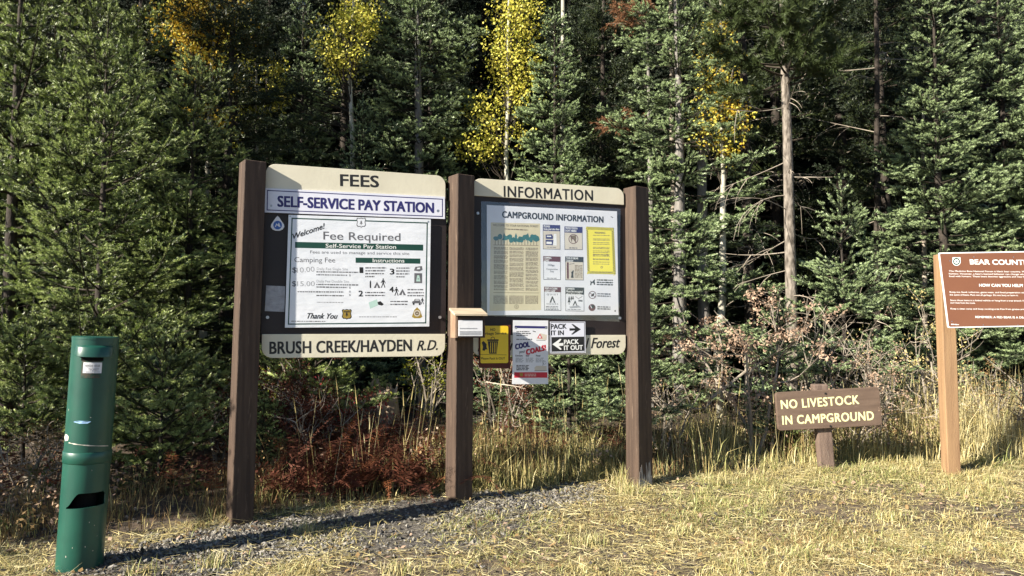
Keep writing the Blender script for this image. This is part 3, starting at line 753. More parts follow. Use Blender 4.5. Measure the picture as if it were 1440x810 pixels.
def aspen(name, label, px, Yd, clumps, leaf, seed, H, nl=900, size=.038):
    X_ = (px - 720) / FPX * Yd; z_ = float(gz(X_, Yd)) - .03
    o = thing(name, label, 'aspen', Matrix.Translation((X_, Yd, z_)))
    rng = np.random.default_rng(seed)
    tr = MB(); k = 8; xs = rng.normal(0, .03, k).cumsum(); xs -= xs[0]
    tr.tube([(xs[i], 0, H * i / (k - 1)) for i in range(k)], [.055 * (1.05 - .8 * i / (k - 1)) for i in range(k)], 8); tr.build('trunk', 'aspenbark', o, smooth=True)
    wood = MB(); Ts, Ms = [], []
    for (cx_, cy_, rx, rz, n_) in clumps:      # clump centres measured in the photograph at this depth
        c = at(cx_, cy_, Yd) - Vector((X_, Yd, z_)); rx = rx / FPX * Yd; rz = rz / FPX * Yd
        for q in range(max(4, int(n_ // 38))):
            e = np.array(c) + rng.normal(0, .62, 3) * np.array([rx, rx, rz]); hb = max(.3, e[2] - rng.uniform(.3, .8))
            b = np.array([np.interp(hb, np.linspace(0, H, k), xs), 0, hb]); m_ = (b + e) / 2 + np.array([0, 0, -.05])
            wood.tube([b, m_, e], [.009, .006, .002], 4)
            nn = 60
            c_ = e + rng.normal(0, .5, (nn, 3)) * np.array([.45 * rx + .08, .45 * rx + .08, .42 * rz + .08])
            nv = unit(rng.normal(0, 1, (nn, 3)) + np.array([-.5, -.5, .3])); a_ = unit(np.cross(nv, rng.normal(0, 1, (nn, 3)))); b_ = np.cross(nv, a_)
            s_ = (size * rng.uniform(.6, 1.2, nn) * .5)[:, None]
            p0, p1, p2, p3, p4 = c_ - a_ * s_, c_ + b_ * s_ * .9 - a_ * s_ * .25, c_ + a_ * s_ * 1.15, c_ - b_ * s_ * .9 - a_ * s_ * .25, c_
            Ts += [np.stack([p0, p3, p1], 1), np.stack([p1, p3, p2], 1)]
            mm = (rng.random(nn) < .3).astype(int); Ms += [mm, mm]
    wood.build('branches', 'darkwood', o)
    fo = MB(); fo.tris(np.concatenate(Ts), np.concatenate(Ms)); fo.build('crown', leaf, o)
    return o
aspen('aspen_tree', 'golden aspen above the gap left of the fee board', 285, 8.9, [(280, 16, 40, 40, 1500), (285, 62, 26, 34, 800), (330, 112, 22, 18, 120), (300, 165, 26, 20, 150), (262, 60, 14, 26, 120)], ['aspengold', 'aspenleaf'], 31, 5.6)
aspen('aspen_tree', 'yellow aspen between the pointed fir and the broad fir above the fee board', 490, 9.7, [(488, 40, 28, 46, 1100), (508, 28, 26, 14, 300), (478, 85, 22, 16, 400), (382, 108, 18, 24, 360), (395, 125, 14, 16, 90), (520, 40, 14, 10, 60)], ['aspenleaf', 'yellowgreen'], 32, 6.4)
aspen('aspen_tree', 'tall bright yellow aspen between the two boards', 716, 10.3, [(724, 40, 26, 60, 1500), (716, 105, 24, 40, 620), (725, 150, 20, 36, 260), (682, 165, 30, 30, 420), (660, 200, 28, 20, 260), (690, 215, 24, 16, 260), (735, 100, 20, 30, 240)], ['aspenleaf', 'yellowgreen'], 33, 6.0)
aspen('aspen_tree', 'yellow aspen behind the big fir, right of its crown', 1012, 9.0, [(1012, 85, 24, 30, 400), (1018, 160, 24, 34, 700), (1008, 45, 26, 22, 180), (1022, 205, 18, 16, 140), (1000, 120, 18, 20, 120)], ['aspenleaf', 'aspengold'], 34, 5.2)
aspen('aspen_tree', 'small yellow green aspen left of the broad spruce gap', 345, 9.8, [(340, 90, 18, 16, 160), (352, 150, 18, 22, 200), (318, 210, 22, 20, 160), (330, 40, 20, 20, 160), (300, 130, 20, 20, 160)], ['yellowgreen', 'aspenleaf'], 35, 4.6)

# patches of dead needles on a dying conifer
def dead_boughs(label, Yd, spots, seed):
    X_ = (spots[0][0] - 720) / FPX * Yd + .3; z_ = float(gz(X_, Yd))
    o = thing('dying_conifer', label, 'conifer', Matrix.Translation((X_, Yd, z_)))
    rng = np.random.default_rng(seed); top = at(spots[0][0], spots[0][1] - 30, Yd).z - z_
    tr = MB(); tr.tube([(0, 0, -.1), (.02, 0, top / 2), (0, 0, top)], [.05, .035, .01], 7); tr.build('trunk', 'greybark', o)
    wood, S0, S1 = MB(), [], []
    for (px, py, rx, rz, n_) in spots:
        c = np.array(at(px, py, Yd) - Vector((X_, Yd, z_)))
        for q in range(n_):
            e = c + rng.normal(0, .5, 3) * np.array([rx, rx, rz]) / FPX * Yd
            b = np.array([0, 0, e[2] - .1]); wood.tube([b, (b + e) / 2 + np.array([0, 0, .04]), e], [.006, .004, .002], 3)
            for w in range(7):
                d = unit(e - b + rng.normal(0, .35, 3)); bb = e - (e - b) * rng.uniform(0, .4); S0.append(bb); S1.append(bb + d * rng.uniform(.06, .16) + np.array([0, 0, -.03]))
    wood.build('branches', 'deadwood', o)
    T, mi = needle_tris(np.array(S0), np.array(S1), 260, .034, .006, np.zeros(len(S0), bool), rng, .0)
    fo = MB(); fo.tris(T, mi); fo.build('crown', 'brownneedle', o)
dead_boughs('dying conifer with rusty brown boughs left of the big fir', 9.6, [(882, 15, 30, 18, 30), (862, 172, 36, 12, 16), (880, 178, 20, 14, 10)], 51)

# ------------------------------------------------------------------ undergrowth
def fronds(pts, L_, rng, mb, mats_n):
    for (x_, y_) in pts:
        z_ = float(gz(x_, y_)); az = rng.uniform(0, 6.28); L = L_ * rng.uniform(.6, 1.3)
        p_ = bend_points((x_, y_, z_), az, R(rng.uniform(45, 85)), L, R(rng.uniform(-110, -40)), 8)
        mi = int(rng.integers(0, mats_n)) if rng.random() < .25 else 0
        ax = unit(np.diff(p_, axis=0)); sd = unit(np.cross(ax, np.array([0, 0, 1.]) + rng.normal(0, .3, 3)))
        T = []
        for i in range(len(ax)):
            s_ = .003; T += [[p_[i] - sd[i] * s_, p_[i] + sd[i] * s_, p_[i + 1]]]
            if i > 1:
                for w in (.0, .25, .5, .75):
                    wl = .10 * L_ * 2 * (1 - (i + w) / 9.0) * rng.uniform(.6, 1.1)
                    for s2 in (-1, 1):
                        b = p_[i] + (p_[i + 1] - p_[i]) * w; d = sd[i] * s2 + ax[i] * .4 + rng.normal(0, .22, 3) + np.array([0, 0, -.15])
                        e = b + unit(d) * wl; mm = (b + e) / 2; pp = ax[i] * wl * .10
                        T += [[b, mm + pp, e], [b, e, mm - pp]]
        mb.tris(np.array(T), mi)
rng = np.random.default_rng(61)
pts = []
for x0, x1, y0, y1, n_ in ((-1.7, -.35, 5.2, 7.0, 300), (-1.75, -1.1, 5.1, 6.6, 110), (-.3, .35, 6.2, 7.2, 40), (-1.4, -.75, 5.4, 6.0, 30), (.2, 1.2, 6.4, 7.3, 25), (-4.2, -1.9, 5.2, 6.4, 30)):
    pts += [(rng.uniform(x0, x1), rng.uniform(y0, y1)) for _ in range(n_)]
mb = MB(); fronds(pts, .56, rng, mb, 2)
tag(mb.build('dry_bracken', ['fern', 'fernbright']), 'dry red brown bracken behind the fee board', 'bracken', kind='stuff')
# low leafy weeds (dull leaves, small stems) at the left edge and among the grass
def leaf_cloud(cx, cy, cz, rx, ry, rz, n_, size, rng, mb, mi):
    c_ = np.array([cx, cy, cz]) + np.clip(rng.normal(0, .5, (n_, 3)), -1.1, 1.1) * np.array([rx, ry, rz])
    nv = unit(rng.normal(0, 1, (n_, 3)) + np.array([0, 0, .6])); a_ = unit(np.cross(nv, rng.normal(0, 1, (n_, 3)))); b_ = np.cross(nv, a_)
    s_ = (size * rng.uniform(.5, 1.2, n_) * .5)[:, None]
    mb.tris(np.concatenate([np.stack([c_ - a_ * s_, c_ - b_ * s_ * .55, c_ + b_ * s_ * .55], 1), np.stack([c_ + b_ * s_ * .55, c_ - b_ * s_ * .55, c_ + a_ * s_], 1)]), np.tile(np.broadcast_to(mi, (n_,)), 2))
mb = MB()
for i in range(150):
    x_ = rng.uniform(-4.0, 4.8); y_ = float(edge_y(x_)) + rng.gamma(2.2, .35)
    if y_ > 7.6: continue
    h_ = rng.uniform(.1, .5); z_ = float(gz(x_, y_))
    leaf_cloud(x_, y_, z_ + h_ * .55, .12, .12, h_ * .5, 70, .035, rng, mb, rng.choice([0, 1, 2, 3], p=[.34, .3, .26, .10]))
MT['weedgreen'] = mat('dull_green_weed_leaves', (.11, .13, .035), (.07, .09, .025), 5, .6, .3, trans=.2)
tag(mb.build('leafy_weeds', ['browngrass', 'weedgreen', 'deadleaf', 'fern']), 'low leafy weeds at the forest edge', 'weeds', kind='stuff')

def dead_shrub(name, label, px, Yd, H, W, seed, leaf, nleaf, twigs='deadwood', stems=7, cat='shrub', group=None, leaf_size=.026):
    X_ = (px - 720) / FPX * Yd; z_ = float(gz(X_, Yd)) - .02
    o = thing(name, label, cat, Matrix.Translation((X_, Yd, z_)), group)
    rng = np.random.default_rng(seed); wood = MB(); tips = []
    def grow(b, d, L_, r_, lev):
        p_ = [np.array(b)]
        for i in range(5):
            d = unit(d + rng.normal(0, .16, 3) + np.array([0, 0, .03])); p_.append(p_[-1] + d * L_ / 5)
        wood.tube(p_, np.linspace(r_, r_ * .45, 6), 5 if lev == 0 else 3, cap=False)
        if lev == 2: tips.append(p_[-1]); tips.append(p_[3]); return
        for q in range(5 if lev == 0 else 4):
            i = rng.integers(2, 6); grow(p_[i], unit(d * .5 + rng.normal(0, .6, 3) + np.array([0, 0, .15])), L_ * rng.uniform(.35, .6), r_ * .5, lev + 1)
    for s_ in range(stems):
        a = rng.uniform(0, 6.28); sp = W / H
        grow((rng.normal(0, .05), rng.normal(0, .05), 0), unit(np.array([math.cos(a) * sp * rng.uniform(.2, 1), math.sin(a) * sp * .7, 1])), H * rng.uniform(.6, .95), .008 + .006 * H, 0)
    wood.build('branches', twigs, o)
    if nleaf:
        mb = MB(); t_ = np.array(tips); sel = t_[rng.integers(0, len(t_), nleaf * 2 // 9)]
        for c_ in sel: leaf_cloud(*c_, .07, .07, .05, 9, leaf_size, rng, mb, 0)
        mb.build('leaves', leaf, o)
    return o
dead_shrub('dead_shrub', 'pale bare branched shrub topped with dead brown leaves left of the livestock sign', 1050, 6.9, 1.55, .75, 71, 'deadleaf', 1500, stems=5, leaf_size=.038)
dead_shrub('dead_shrub', 'small dead brown shrub just left of the bear sign post', 1235, 6.9, .95, .35, 72, 'deadleaf', 450, stems=6)
dead_shrub('dead_shrub', 'tan dry shrub behind the bear sign post', 1292, 7.2, 1.0, .45, 73, 'straw', 700, stems=8, twigs='deadwood')
dead_shrub('dead_shrub', 'dry brown shrub behind the livestock sign', 1190, 6.75, .62, .55, 74, 'deadleaf', 650, stems=8)
dead_shrub('dead_shrub', 'dry leafy shrub under the bear sign', 1410, 7.0, .8, .5, 75, 'browngrass', 700, stems=8)
dead_shrub('red_shrub', 'small red leaved shrub under the fee board beside the stump', 512, 7.0, .62, .35, 76, 'redleaf', 500, stems=6)
dead_shrub('rusty_shrub', 'rusty brown shrub behind the information board bottom', 705, 7.1, 1.0, .4, 77, 'fern', 1800, stems=8)
dead_shrub('rusty_shrub', 'dark red brown shrub left under the fee board', 400, 6.5, .85, .5, 78, 'fern', 3200, stems=8)
dead_shrub('yellow_shrub', 'yellow green leaved shrub below the left end of the fee board', 402, 7.5, 1.0, .5, 79, 'yellowgreen', 1000, stems=7)
dead_shrub('yellow_shrub', 'yellow leaved shrub below the right end of the fee board', 592, 7.6, .95, .35, 80, 'yellowgreen', 700, stems=6)
dead_shrub('bare_shrub', 'bare twiggy shrub at the left edge by the green pipe', 60, 5.6, .5, .5, 81, 'browngrass', 900, stems=9)
dead_shrub('bare_shrub', 'bare twiggy shrub right of the right kiosk post', 935, 7.0, .8, .4, 82, 'deadleaf', 260, stems=6)
dead_shrub('bare_shrub', 'grey twig tangle in front of the young fir', 1150, 7.4, 1.1, .8, 83, 'deadleaf', 200, stems=9)

dead_shrub('rusty_shrub', 'low red brown shrub under the middle of the fee board', 455, 6.3, .62, .5, 84, 'fern', 2600, stems=9)
dead_shrub('rusty_shrub', 'rust brown shrub between the green pipe and the left post', 322, 6.3, .6, .35, 85, 'fern', 1200, stems=7)
# broken stump and fallen branch
c = at(540, 530, 7.3); gz0 = float(gz(c.x, c.y))
o = thing('tree_stump', 'pale broken stump under the fee board', 'stump', Matrix.Translation((c.x, c.y, gz0 - .02)))
rng = np.random.default_rng(91); mb = MB(); k = 12; vs = []
for lev, (zz, rr) in enumerate(((0, .15), (.25, .13), (.52, .12), (.6, .11))):
    for j in range(k):
        a = 6.2832 * j / k; q = rr * rng.uniform(.85, 1.15); vs.append((q * math.cos(a) * 1.2, q * math.sin(a), zz + (rng.uniform(-.06, .10) if lev == 3 else 0)))
mb.add(vs, [(i * k + j, i * k + (j + 1) % k, (i + 1) * k + (j + 1) % k, (i + 1) * k + j) for i in range(3) for j in range(k)] + [tuple(range(3 * k, 4 * k))])
mb.build('stump_wood', 'stump', o)
mb = MB()
for q in range(6):
    a = rng.uniform(0, 6.28); mb.tube([(.1 * math.cos(a), .08 * math.sin(a), .5), (.11 * math.cos(a), .09 * math.sin(a), .66)], [.02, .004], 4)
mb.build('splinter', 'stump', o)
mb = MB(); A = at(1000, 560, 6.9); B = at(1100, 500, 7.4)
mb.tube([A, (A + B) / 2 + Vector((0, 0, .06)), B], [.016, .013, .006], 6)
tag(mb.build('fallen_branch', 'deadwood'), 'bleached fallen branch leaning in the dead shrub', 'branch')

# ------------------------------------------------------------------ the information kiosk
TH = .3304
KP = Plane((-1.6491, 4.8972, 0), (math.cos(TH), math.sin(TH), 0), (0, 0, 1))
W, G, ZT, ZB = 1.2337, .2053, 2.3702, 1.0702
kiosk = thing('information_kiosk', 'brown timber kiosk of three posts holding the fees board and the information board', 'kiosk', KP.M)
def post(u0b, u1b, u0t, u1t, zb, zt):
    mb = MB(); f, b = -.070, .070; c0 = (u0b + u1b + u0t + u1t) / 4
    mb.hexa([(u0b - c0, f, zb), (u1b - c0, f, zb), (u1b - c0, b, zb), (u0b - c0, b, zb)], [(u0t - c0, f, zt), (u1t - c0, f, zt), (u1t - c0, b, zt), (u0t - c0, b, zt)])
    o = mb.build('post', 'post', kiosk, bevel=.006)
    o.location = (c0, -.018, 0); o.rotation_euler = (0, 0, R(16))     # each post stands a little twisted to the boards
    return o
post(-.190, -.052, -.152, -.012, -.15, 2.368)
post(1.265, 1.410, 1.278, 1.420, -.12, 2.375)
p3 = post(2.703, 2.853, 2.699, 2.842, -.12, 2.378)
# worn white base on the right post: ragged bare patches just proud of the front face
mb = MB(); rr = random.Random(4)
for a0, a1, hs in ((-.068, -.005, .15), (.004, .066, .17)):
    pts = [(a0, .0)]; n = 11
    pts += [(a1, .0)] + [(a1 - (a1 - a0) * i / n, .06 + hs * rr.uniform(.35, 1.25)) for i in range(n + 1)]
    mb.prism(pts, -.0715, -.0695)
mb.build('worn_patch', 'whiteworn', p3)
for u0 in (0, W + G):
    first = u0 == 0
    mb = MB(); mb.box(u0 - .012, u0 + W + .012, .008, .030, ZB + .10, ZT - .10)
    back_panel = mb.build('back_panel', 'backing', kiosk, bevel=.002)
    z_head = ZT - (.168 if first else .130)
    mb = MB(); mb.prism(rounded(u0, z_head, u0 + W, ZT, .065, (0, 0, 1, 1)), -.004, .036)
    head = mb.build('header_board', 'cream', kiosk, bevel=.002)
    mb = MB(); mb.prism(rounded(u0 - .004, ZB, u0 + W + .004, ZB + (.158 if first else .150), .07, (1, 1, 0, 0)), -.004, .036)
    foot = mb.build('name_board', 'cream', kiosk, bevel=.002)
    F = Face(KP, .004)
    if first:
        z = zm(310, 210, 2.6118)
        F.text('black', 'FEES', z(441, 134), z(581, 139), 44 / 2.61, .026); F.build(head, {})
        F = Face(KP, .004)
        F.text('black', 'BRUSH CREEK/HAYDEN', z(181, 751), z(702, 740), 46 / 2.61, .024, space=1.02)
        F.text('black', 'R.D.', z(722, 739), z(797, 736), 38 / 2.61, .018, .35)
        F.build(foot, {})
    else:
        z = zm(620, 230, 2.7933)
        F.text('black', 'INFORMATION', z(248, 130), z(597, 146), 44 / 2.79, .018, space=1.10)
        F.build(head, {})
        F = Face(KP, .004)
        F.text('black', 'Medicine Bow National Forest', (672, 494), z(704, 722), 44 / 2.79, .016, .35)
        F.build(foot, {})
    # bolts
    for zf, spots in ((zm(310, 210, 2.6118), [(173, 617), (806, 617)] if first else []), (zm(620, 230, 2.7933), [] if first else [(145, 195), (703, 607), (672, 210)])):
        for q in spots:
            mb = MB(); mb.prism(disc(*KP.uv(zf(*q)), .011, 10), -.004, .008); mb.build('bolt', 'metal', back_panel)

def on_kiosk(name, label, cat, off, quad, sheet_mat, thick=.003):
    """a sign fixed to the kiosk; origin at the middle of its lower edge"""
    q = [KP.uv(x, off) for x in quad]
    u_ = (q[2][0] + q[3][0]) / 2; z_ = (q[2][1] + q[3][1]) / 2
    pl = Plane(KP.O + KP.r * u_ + KP.u * z_, KP.r, KP.u)
    o = thing(name, label, cat, pl.M)
    F = Face(pl, off)
    return o, F
rr = random.Random(12)
# --- self-service strip
z = zm(320, 220, 3.7895)
q = [z(200, 168), z(1158, 215), z(1158, 333), z(198, 298)]
o, F = on_kiosk('pay_station_sign', 'long white strip sign with navy letters under the FEES header', 'sign', .012, q, 'whitestrip')
F.sheet('whitestrip', q, .006)
def frame_lines(F, k, q, w, inset):
    q = [Vector(a) for a in q]; c = sum(q, Vector((0, 0))) / 4
    ins = []
    for a in q:
        d = Vector((math.copysign(inset, c.x - a.x), math.copysign(inset, c.y - a.y))); ins.append(a + d)
    for i in range(4):
        a, b = ins[i], ins[(i + 1) % 4]; e = (b - a).normalized() * w * .5; F.line(k, a - e if i % 2 else a, b + e if i % 2 else b, w)
frame_lines(F, 'navy', q, 1.3, 3.4)
F.text('navy', 'SELF-SERVICE PAY STATION', z(268, 266), z(1098, 300), 58 / 3.79, .034)
F.disc('metal', z(232, 263), 1.7, .002); F.disc('metal', z(1122, 290), 2.0, .002)
F.build(o, {'whitestrip': 'sign_panel', 'metal': 'screw', 'navy': 'lettering'})
# --- fee poster
z = zm(400, 300, 6.857); y = zm(400, 370, 6.857); a = zm(310, 210, 2.6118)
q = [(405.8, 302.0), (605.8, 308.6), (603.6, 459.0), (400.6, 460.8)]
o, F = on_kiosk('fee_poster', 'large white Fee Required poster with a dark green border', 'poster', .014, q, 'white')
F.sheet('white', q, .004)
frame_lines(F, 'green', q, 1.7, 5.0)
F.text('black', 'Welcome!', z(92, 246), z(402, 140), 52 / 6.86, .02, .45)
F.text('charcoal', 'Fee Required', z(376, 252), z(1118, 266), 80 / 6.86, .008)
F.bar('green', z(102, 304), z(1338, 331), 58 / 6.86)
F.text('whitepaint', 'Self-Service Pay Station', z(398, 331), z(1076, 342), 40 / 6.86, .01)
F.text('charcoal', 'Fees are used to manage and service this site', z(248, 386), z(1204, 402), 30 / 6.86, .0)
F.text('charcoal', 'Camping Fee', z(96, 470), z(490, 474), 50 / 6.86)
F.bar('green', z(686, 452), z(1310, 461), 50 / 6.86)
F.text('whitepaint', 'Instructions', z(852, 472), z(1156, 474), 38 / 6.86, .01)
F.text('charcoal', '$', y(76, 90), y(116, 91), 52 / 6.86, .01); F.text('grey', '10.00', y(122, 93), y(292, 80), 50 / 6.86, -.005)
F.text('charcoal', '$', y(74, 222), y(112, 222), 52 / 6.86, .01); F.text('grey', '15.00', y(122, 222), y(292, 222), 50 / 6.86, -.005)
F.text('grey', 'Daily Fee Single Site', y(312, 66), y(612, 70), 26 / 6.86); F.text('grey', 'Daily Fee Double Site', y(310, 186), y(622, 190), 26 / 6.86)
for yy in (84, 112, 206, 230): F.scribble('charcoal', y(308, yy), y(712 if yy in (84, 206) else 605, yy + 5), 1.7, rr)
F.scribble('charcoal', y(126, 276), y(572, 279), 1.7, rr); F.scribble('charcoal', y(308, 312), y(572, 315), 1.7, rr); F.scribble('grey', y(312, 377), y(568, 380), 1.4, rr)
for yy in (118, 236, 274, 308): F.text('charcoal', '$', y(622, yy + 8), y(640, yy + 8), 2.6)
for s_, p_, e_, h_ in (('1', (726, 94), (758, 94), 56), ('2', (716, 320), (756, 320), 56), ('3', (1018, 108), (1058, 108), 56), ('4', (1014, 280), (1052, 280), 54)): F.text('black', s_, y(*p_), y(*e_), h_ / 6.86, .03)
for yy, e_ in ((46, 980), (74, 976), (102, 960), (130, 868)): F.scribble('charcoal', y(780, yy), y(e_, yy), 1.9, rr)
for yy, e_ in ((48, 1210), (76, 1206), (104, 1204), (132, 1160)): F.scribble('charcoal', y(1078, yy), y(e_, yy), 1.9, rr)
for yy in (284, 312): F.scribble('charcoal', y(778, yy), y(970, yy), 1.8, rr)
for yy in (256, 286, 314): F.scribble('charcoal', y(1186, yy), y(1345, yy), 1.8, rr)
for yy in (370, 398): F.scribble('charcoal', y(1020, yy), y(1190, yy), 1.7, rr)
F.scribble('grey', y(720, 518), y(1086, 518), 1.5, rr); F.scribble('charcoal', y(66, 560), y(396, 562), 1.2, rr)
# pictograms: fee pipe, tent, walker, envelope, parcel, car, emblems
F.bar('black', y(822, 210), y(836, 210), 8.6); F.disc('black', y(829, 174), .9)
F.poly('charcoal', [y(860, 240), y(892, 180), y(926, 240)]); F.poly('white', [y(884, 240), y(893, 208), y(902, 240)], .0024)
def walker(F, c, s, k='black'):
    P = lambda x, y_: (c[0] + x * s, c[1] + y_ * s)
    F.disc(k, P(0, -6.2), .95 * s); F.poly(k, [P(-1.3, -5), P(1.3, -5), P(.9, -.6), P(-.9, -.6)])
    F.line(k, P(-.4, -.8), P(-2.2, 4.6), 1.1 * s); F.line(k, P(.4, -.8), P(2.2, 4.4), 1.1 * s); F.line(k, P(-1, -4.6), P(-2.8, -1.2), .8 * s); F.line(k, P(1, -4.6), P(2.8, -1.0), .8 * s)
walker(F, y(952, 202), 1.12)
F.poly('mint', [y(812, 380), y(892, 348), y(902, 406), y(826, 440)]); F.poly('black', [y(896, 376), y(925, 366), y(958, 396), y(940, 410), y(905, 402)], .002)
F.poly('charcoal', [y(1248, 72), y(1262, 36), y(1325, 28), y(1332, 66), y(1300, 80)]); F.poly('white', [y(1275, 60), y(1282, 44), y(1308, 42), y(1306, 58)], .0024)
F.bar('charcoal', y(1252, 145), y(1328, 146), 14); F.poly('mint', [y(1270, 176), y(1280, 118), y(1300, 118), y(1310, 176)], .002); F.disc('charcoal', y(1290, 152), .9, .0026)
walker(F, y(1080, 282), 1.05); F.poly('charcoal', [y(1104, 308), y(1138, 248), y(1172, 310)]); F.poly('white', [y(1129, 308), y(1139, 278), y(1148, 309)], .0024)
F.poly('charcoal', [y(1230, 388), y(1234, 368), y(1250, 364), y(1256, 346), y(1300, 346), y(1310, 366), y(1318, 388)]); F.bar('white', y(1262, 356), y(1298, 356), 1.2, .002); F.disc('black', y(1246, 394), 1.4, .002); F.disc('black', y(1304, 396), 1.4, .002); walker(F, y(1330, 372), .8)
def shield(F, c, w, h, k, lift):
    P = lambda x, y_: (c[0] + x * w, c[1] + y_ * h)
    F.poly(k, [P(-.5, -.36), P(-.40, -.5), P(-.2, -.44), P(0, -.5), P(.2, -.44), P(.40, -.5), P(.5, -.36), P(.42, -.1), P(.5, .25), P(.36, .42), P(.12, .42), P(0, .5), P(-.12, .42), P(-.36, .42), P(-.5, .25), P(-.42, -.1)], lift)
def pine_mark(F, c, w, h, k, lift):
    P = lambda x, y_: (c[0] + x * w, c[1] + y_ * h)
    F.poly(k, [P(0, -.5), P(.28, -.1), P(.15, -.12), P(.42, .25), P(.08, .22), P(.08, .5), P(-.08, .5), P(-.08, .22), P(-.42, .25), P(-.15, -.12), P(-.28, -.1)], lift)
c = z(740, 90); shield(F, c, 13.5, 14, 'charcoal', .002); shield(F, c, 11.2, 11.6, 'white', .0026); pine_mark(F, c, 5, 6.5, 'charcoal', .0032)
c = y(601, 494); shield(F, c, 14, 15, 'black', .002); shield(F, c, 11.5, 12.4, 'gold', .0026); F.bar('black', (c[0] - 4.5, c[1] - 3.6), (c[0] + 4.5, c[1] - 3.6), 1.6, .003); pine_mark(F, c, 5, 7, 'black', .0034)
c = y(1279, 484); F.poly('gold', [(c[0], c[1] - 8.6), (c[0] + 4, c[1] - 4.5), (c[0] + 7.4, c[1] + 5), (c[0] + 4, c[1] + 7), (c[0] - 4, c[1] + 7), (c[0] - 7.4, c[1] + 5), (c[0] - 4, c[1] - 4.5)], .002)
F.disc('tanpale', c, 4.6, .0026); F.disc('brownprint', c, 3, .0032); F.bar('tanpale', (c[0] - 1.6, c[1]), (c[0] + 1.6, c[1]), 1, .0038)
F.text('black', 'Thank You', y(222, 534), y(512, 536), 54 / 6.86, .02, .4)
for s_ in ((55, 27), (1388, 82)): F.disc('metal', z(*s_), 1.3, .002)
F.build(o, {'white': 'poster_sheet', 'green': 'green_border', 'black': 'black_print', 'charcoal': 'lettering', 'grey': 'faint_lettering', 'metal': 'staple', 'gold': 'emblem', 'mint': 'envelope_picture', 'whitepaint': 'reversed_lettering', 'tanpale': 'emblem_centre', 'brownprint': 'emblem_tree'})
# --- trail marker emblem: rounded triangle, white with a blue disc
a = zm(310, 210, 2.6118); c = a(210, 272)
o, F = on_kiosk('trail_marker', 'small white rounded triangle trail emblem with a blue disc', 'trail marker', .000, [(c[0] - 5, c[1] - 10), (c[0] + 5, c[1] - 10), (c[0] + 5, c[1] + 10), (c[0] - 5, c[1] + 10)], 'white')
tri = [(0, -10.5), (2.2, -8.6), (5.5, -3.5), (9, 1.5), (9.4, 5), (7, 8.5), (3, 10.2), (-3, 10.2), (-7, 8.5), (-9.6, 5), (-9.2, 1.5), (-5.8, -3.5), (-2.2, -8.6)]
q_ = [F.uv((c[0] + x_, c[1] + y_)) for x_, y_ in tri][::-1]; F.m('paper').prism(q_, 0, .006)
F.disc('blue', (c[0], c[1] + 2.4), 6.2, .0015); F.poly('paper', [(c[0] - 4, c[1] + 5), (c[0] - 1.5, c[1] - .2), (c[0], c[1] + 2), (c[0] + 1.8, c[1] - 1.4), (c[0] + 4.2, c[1] + 5)], .0022); F.poly('blue', [(c[0] - 2.6, c[1] + 5), (c[0] - 1.3, c[1] + 2.2), (c[0] + 2.2, c[1] + 5)], .003)
F.build(o, {'paper': 'marker_plate', 'blue': 'blue_disc'})
# --- small grey notice
q = [a(168, 500), a(238, 503), a(235, 597), a(163, 594)]
o, F = on_kiosk('paper_notice', 'small weathered grey paper notice left of the fee poster', 'notice', .000, q, 'paper')
MT['greypaper'] = mat('weathered_grey_paper', (.36, .36, .39), (.24, .24, .26), 26, .3, .5, .5, 20)
F.sheet('greypaper', q, .003); q2 = [a(178, 520), a(226, 522), a(224, 582), a(176, 580)]
for i in range(9): F.scribble('grey', a(180, 524 + i * 6), a(224, 526 + i * 6), 1.0, rr)
F.build(o, {'greypaper': 'notice_sheet'})
# --- campground information poster behind a clear cover
z = zm(680, 280, 7.2); y = zm(680, 360, 7.2)
q = [(684.6, 288.2), (867.6, 297.2), (869.8, 443.0), (685.0, 443.2)]
o, F = on_kiosk('campground_poster', 'large white CAMPGROUND INFORMATION poster under a clear cover', 'poster', .006, q, 'white')
F.sheet('paper', q, .003)
F.text('black', 'CAMPGROUND INFORMATION', z(190, 186), z(1212, 238), 66 / 7.2, .034, space=1.08)
F.poly('tan', [z(74, 236), z(572, 248), y(582, 548), y(60, 556)])
F.text('brownprint', 'WELCOME TO YOUR NATIONAL FOREST', z(92, 272), z(556, 286), 22 / 7.2, .01, lift=.003); F.scribble('brownprint', z(210, 302), z(450, 314), 1.5, rr, .003)
F.line('brownprint', z(100, 464), z(556, 470), .7, .003)
for i in range(15):       # the row of trees printed on the tan sheet
    x_ = 118 + i * 30; b_ = 464 + i * .4; hh = rr.uniform(75, 110)
    F.line('brownprint', z(x_, b_), z(x_, b_ - hh * .7), .8, .003)
    if i % 4 == 3: pine_mark(F, z(x_, b_ - hh * .72), 7.5, 15, 'teal', .0034)
    else:
        for w in range(4): F.disc('teal', z(x_ + rr.uniform(-20, 20), b_ - hh * .75 + rr.uniform(-18, 14)), rr.uniform(2, 3.2), .0034 + .0004 * w, 9)
for cx0, cx1 in ((104, 250), (262, 410), (426, 558)):
    yy = 488
    while yy < 925:
        for w in range(rr.randint(3, 6)):
            if yy > 925: break
            s_ = (cx0, yy + (cx0 - 104) * .02); e_ = (cx1 - rr.uniform(0, 12), yy + (cx1 - 104) * .02)
            F.scribble('brownprint', z(*s_), z(*e_), .85, rr, .003); yy += 9.4
        yy += 8
    for w in range(9):
        F.scribble('brownprint', y(cx0 - 4, 404 + w * 9.5), y(cx1 - 6, 405 + w * 9.5), .85, rr, .003)
F.line('brownprint', y(98, 370), y(560, 374), .6, .003)
c = y(334, 512); F.ring('brownprint', c, 2.2, 3, .003); pine_mark(F, c, 2, 3, 'brownprint', .0032)
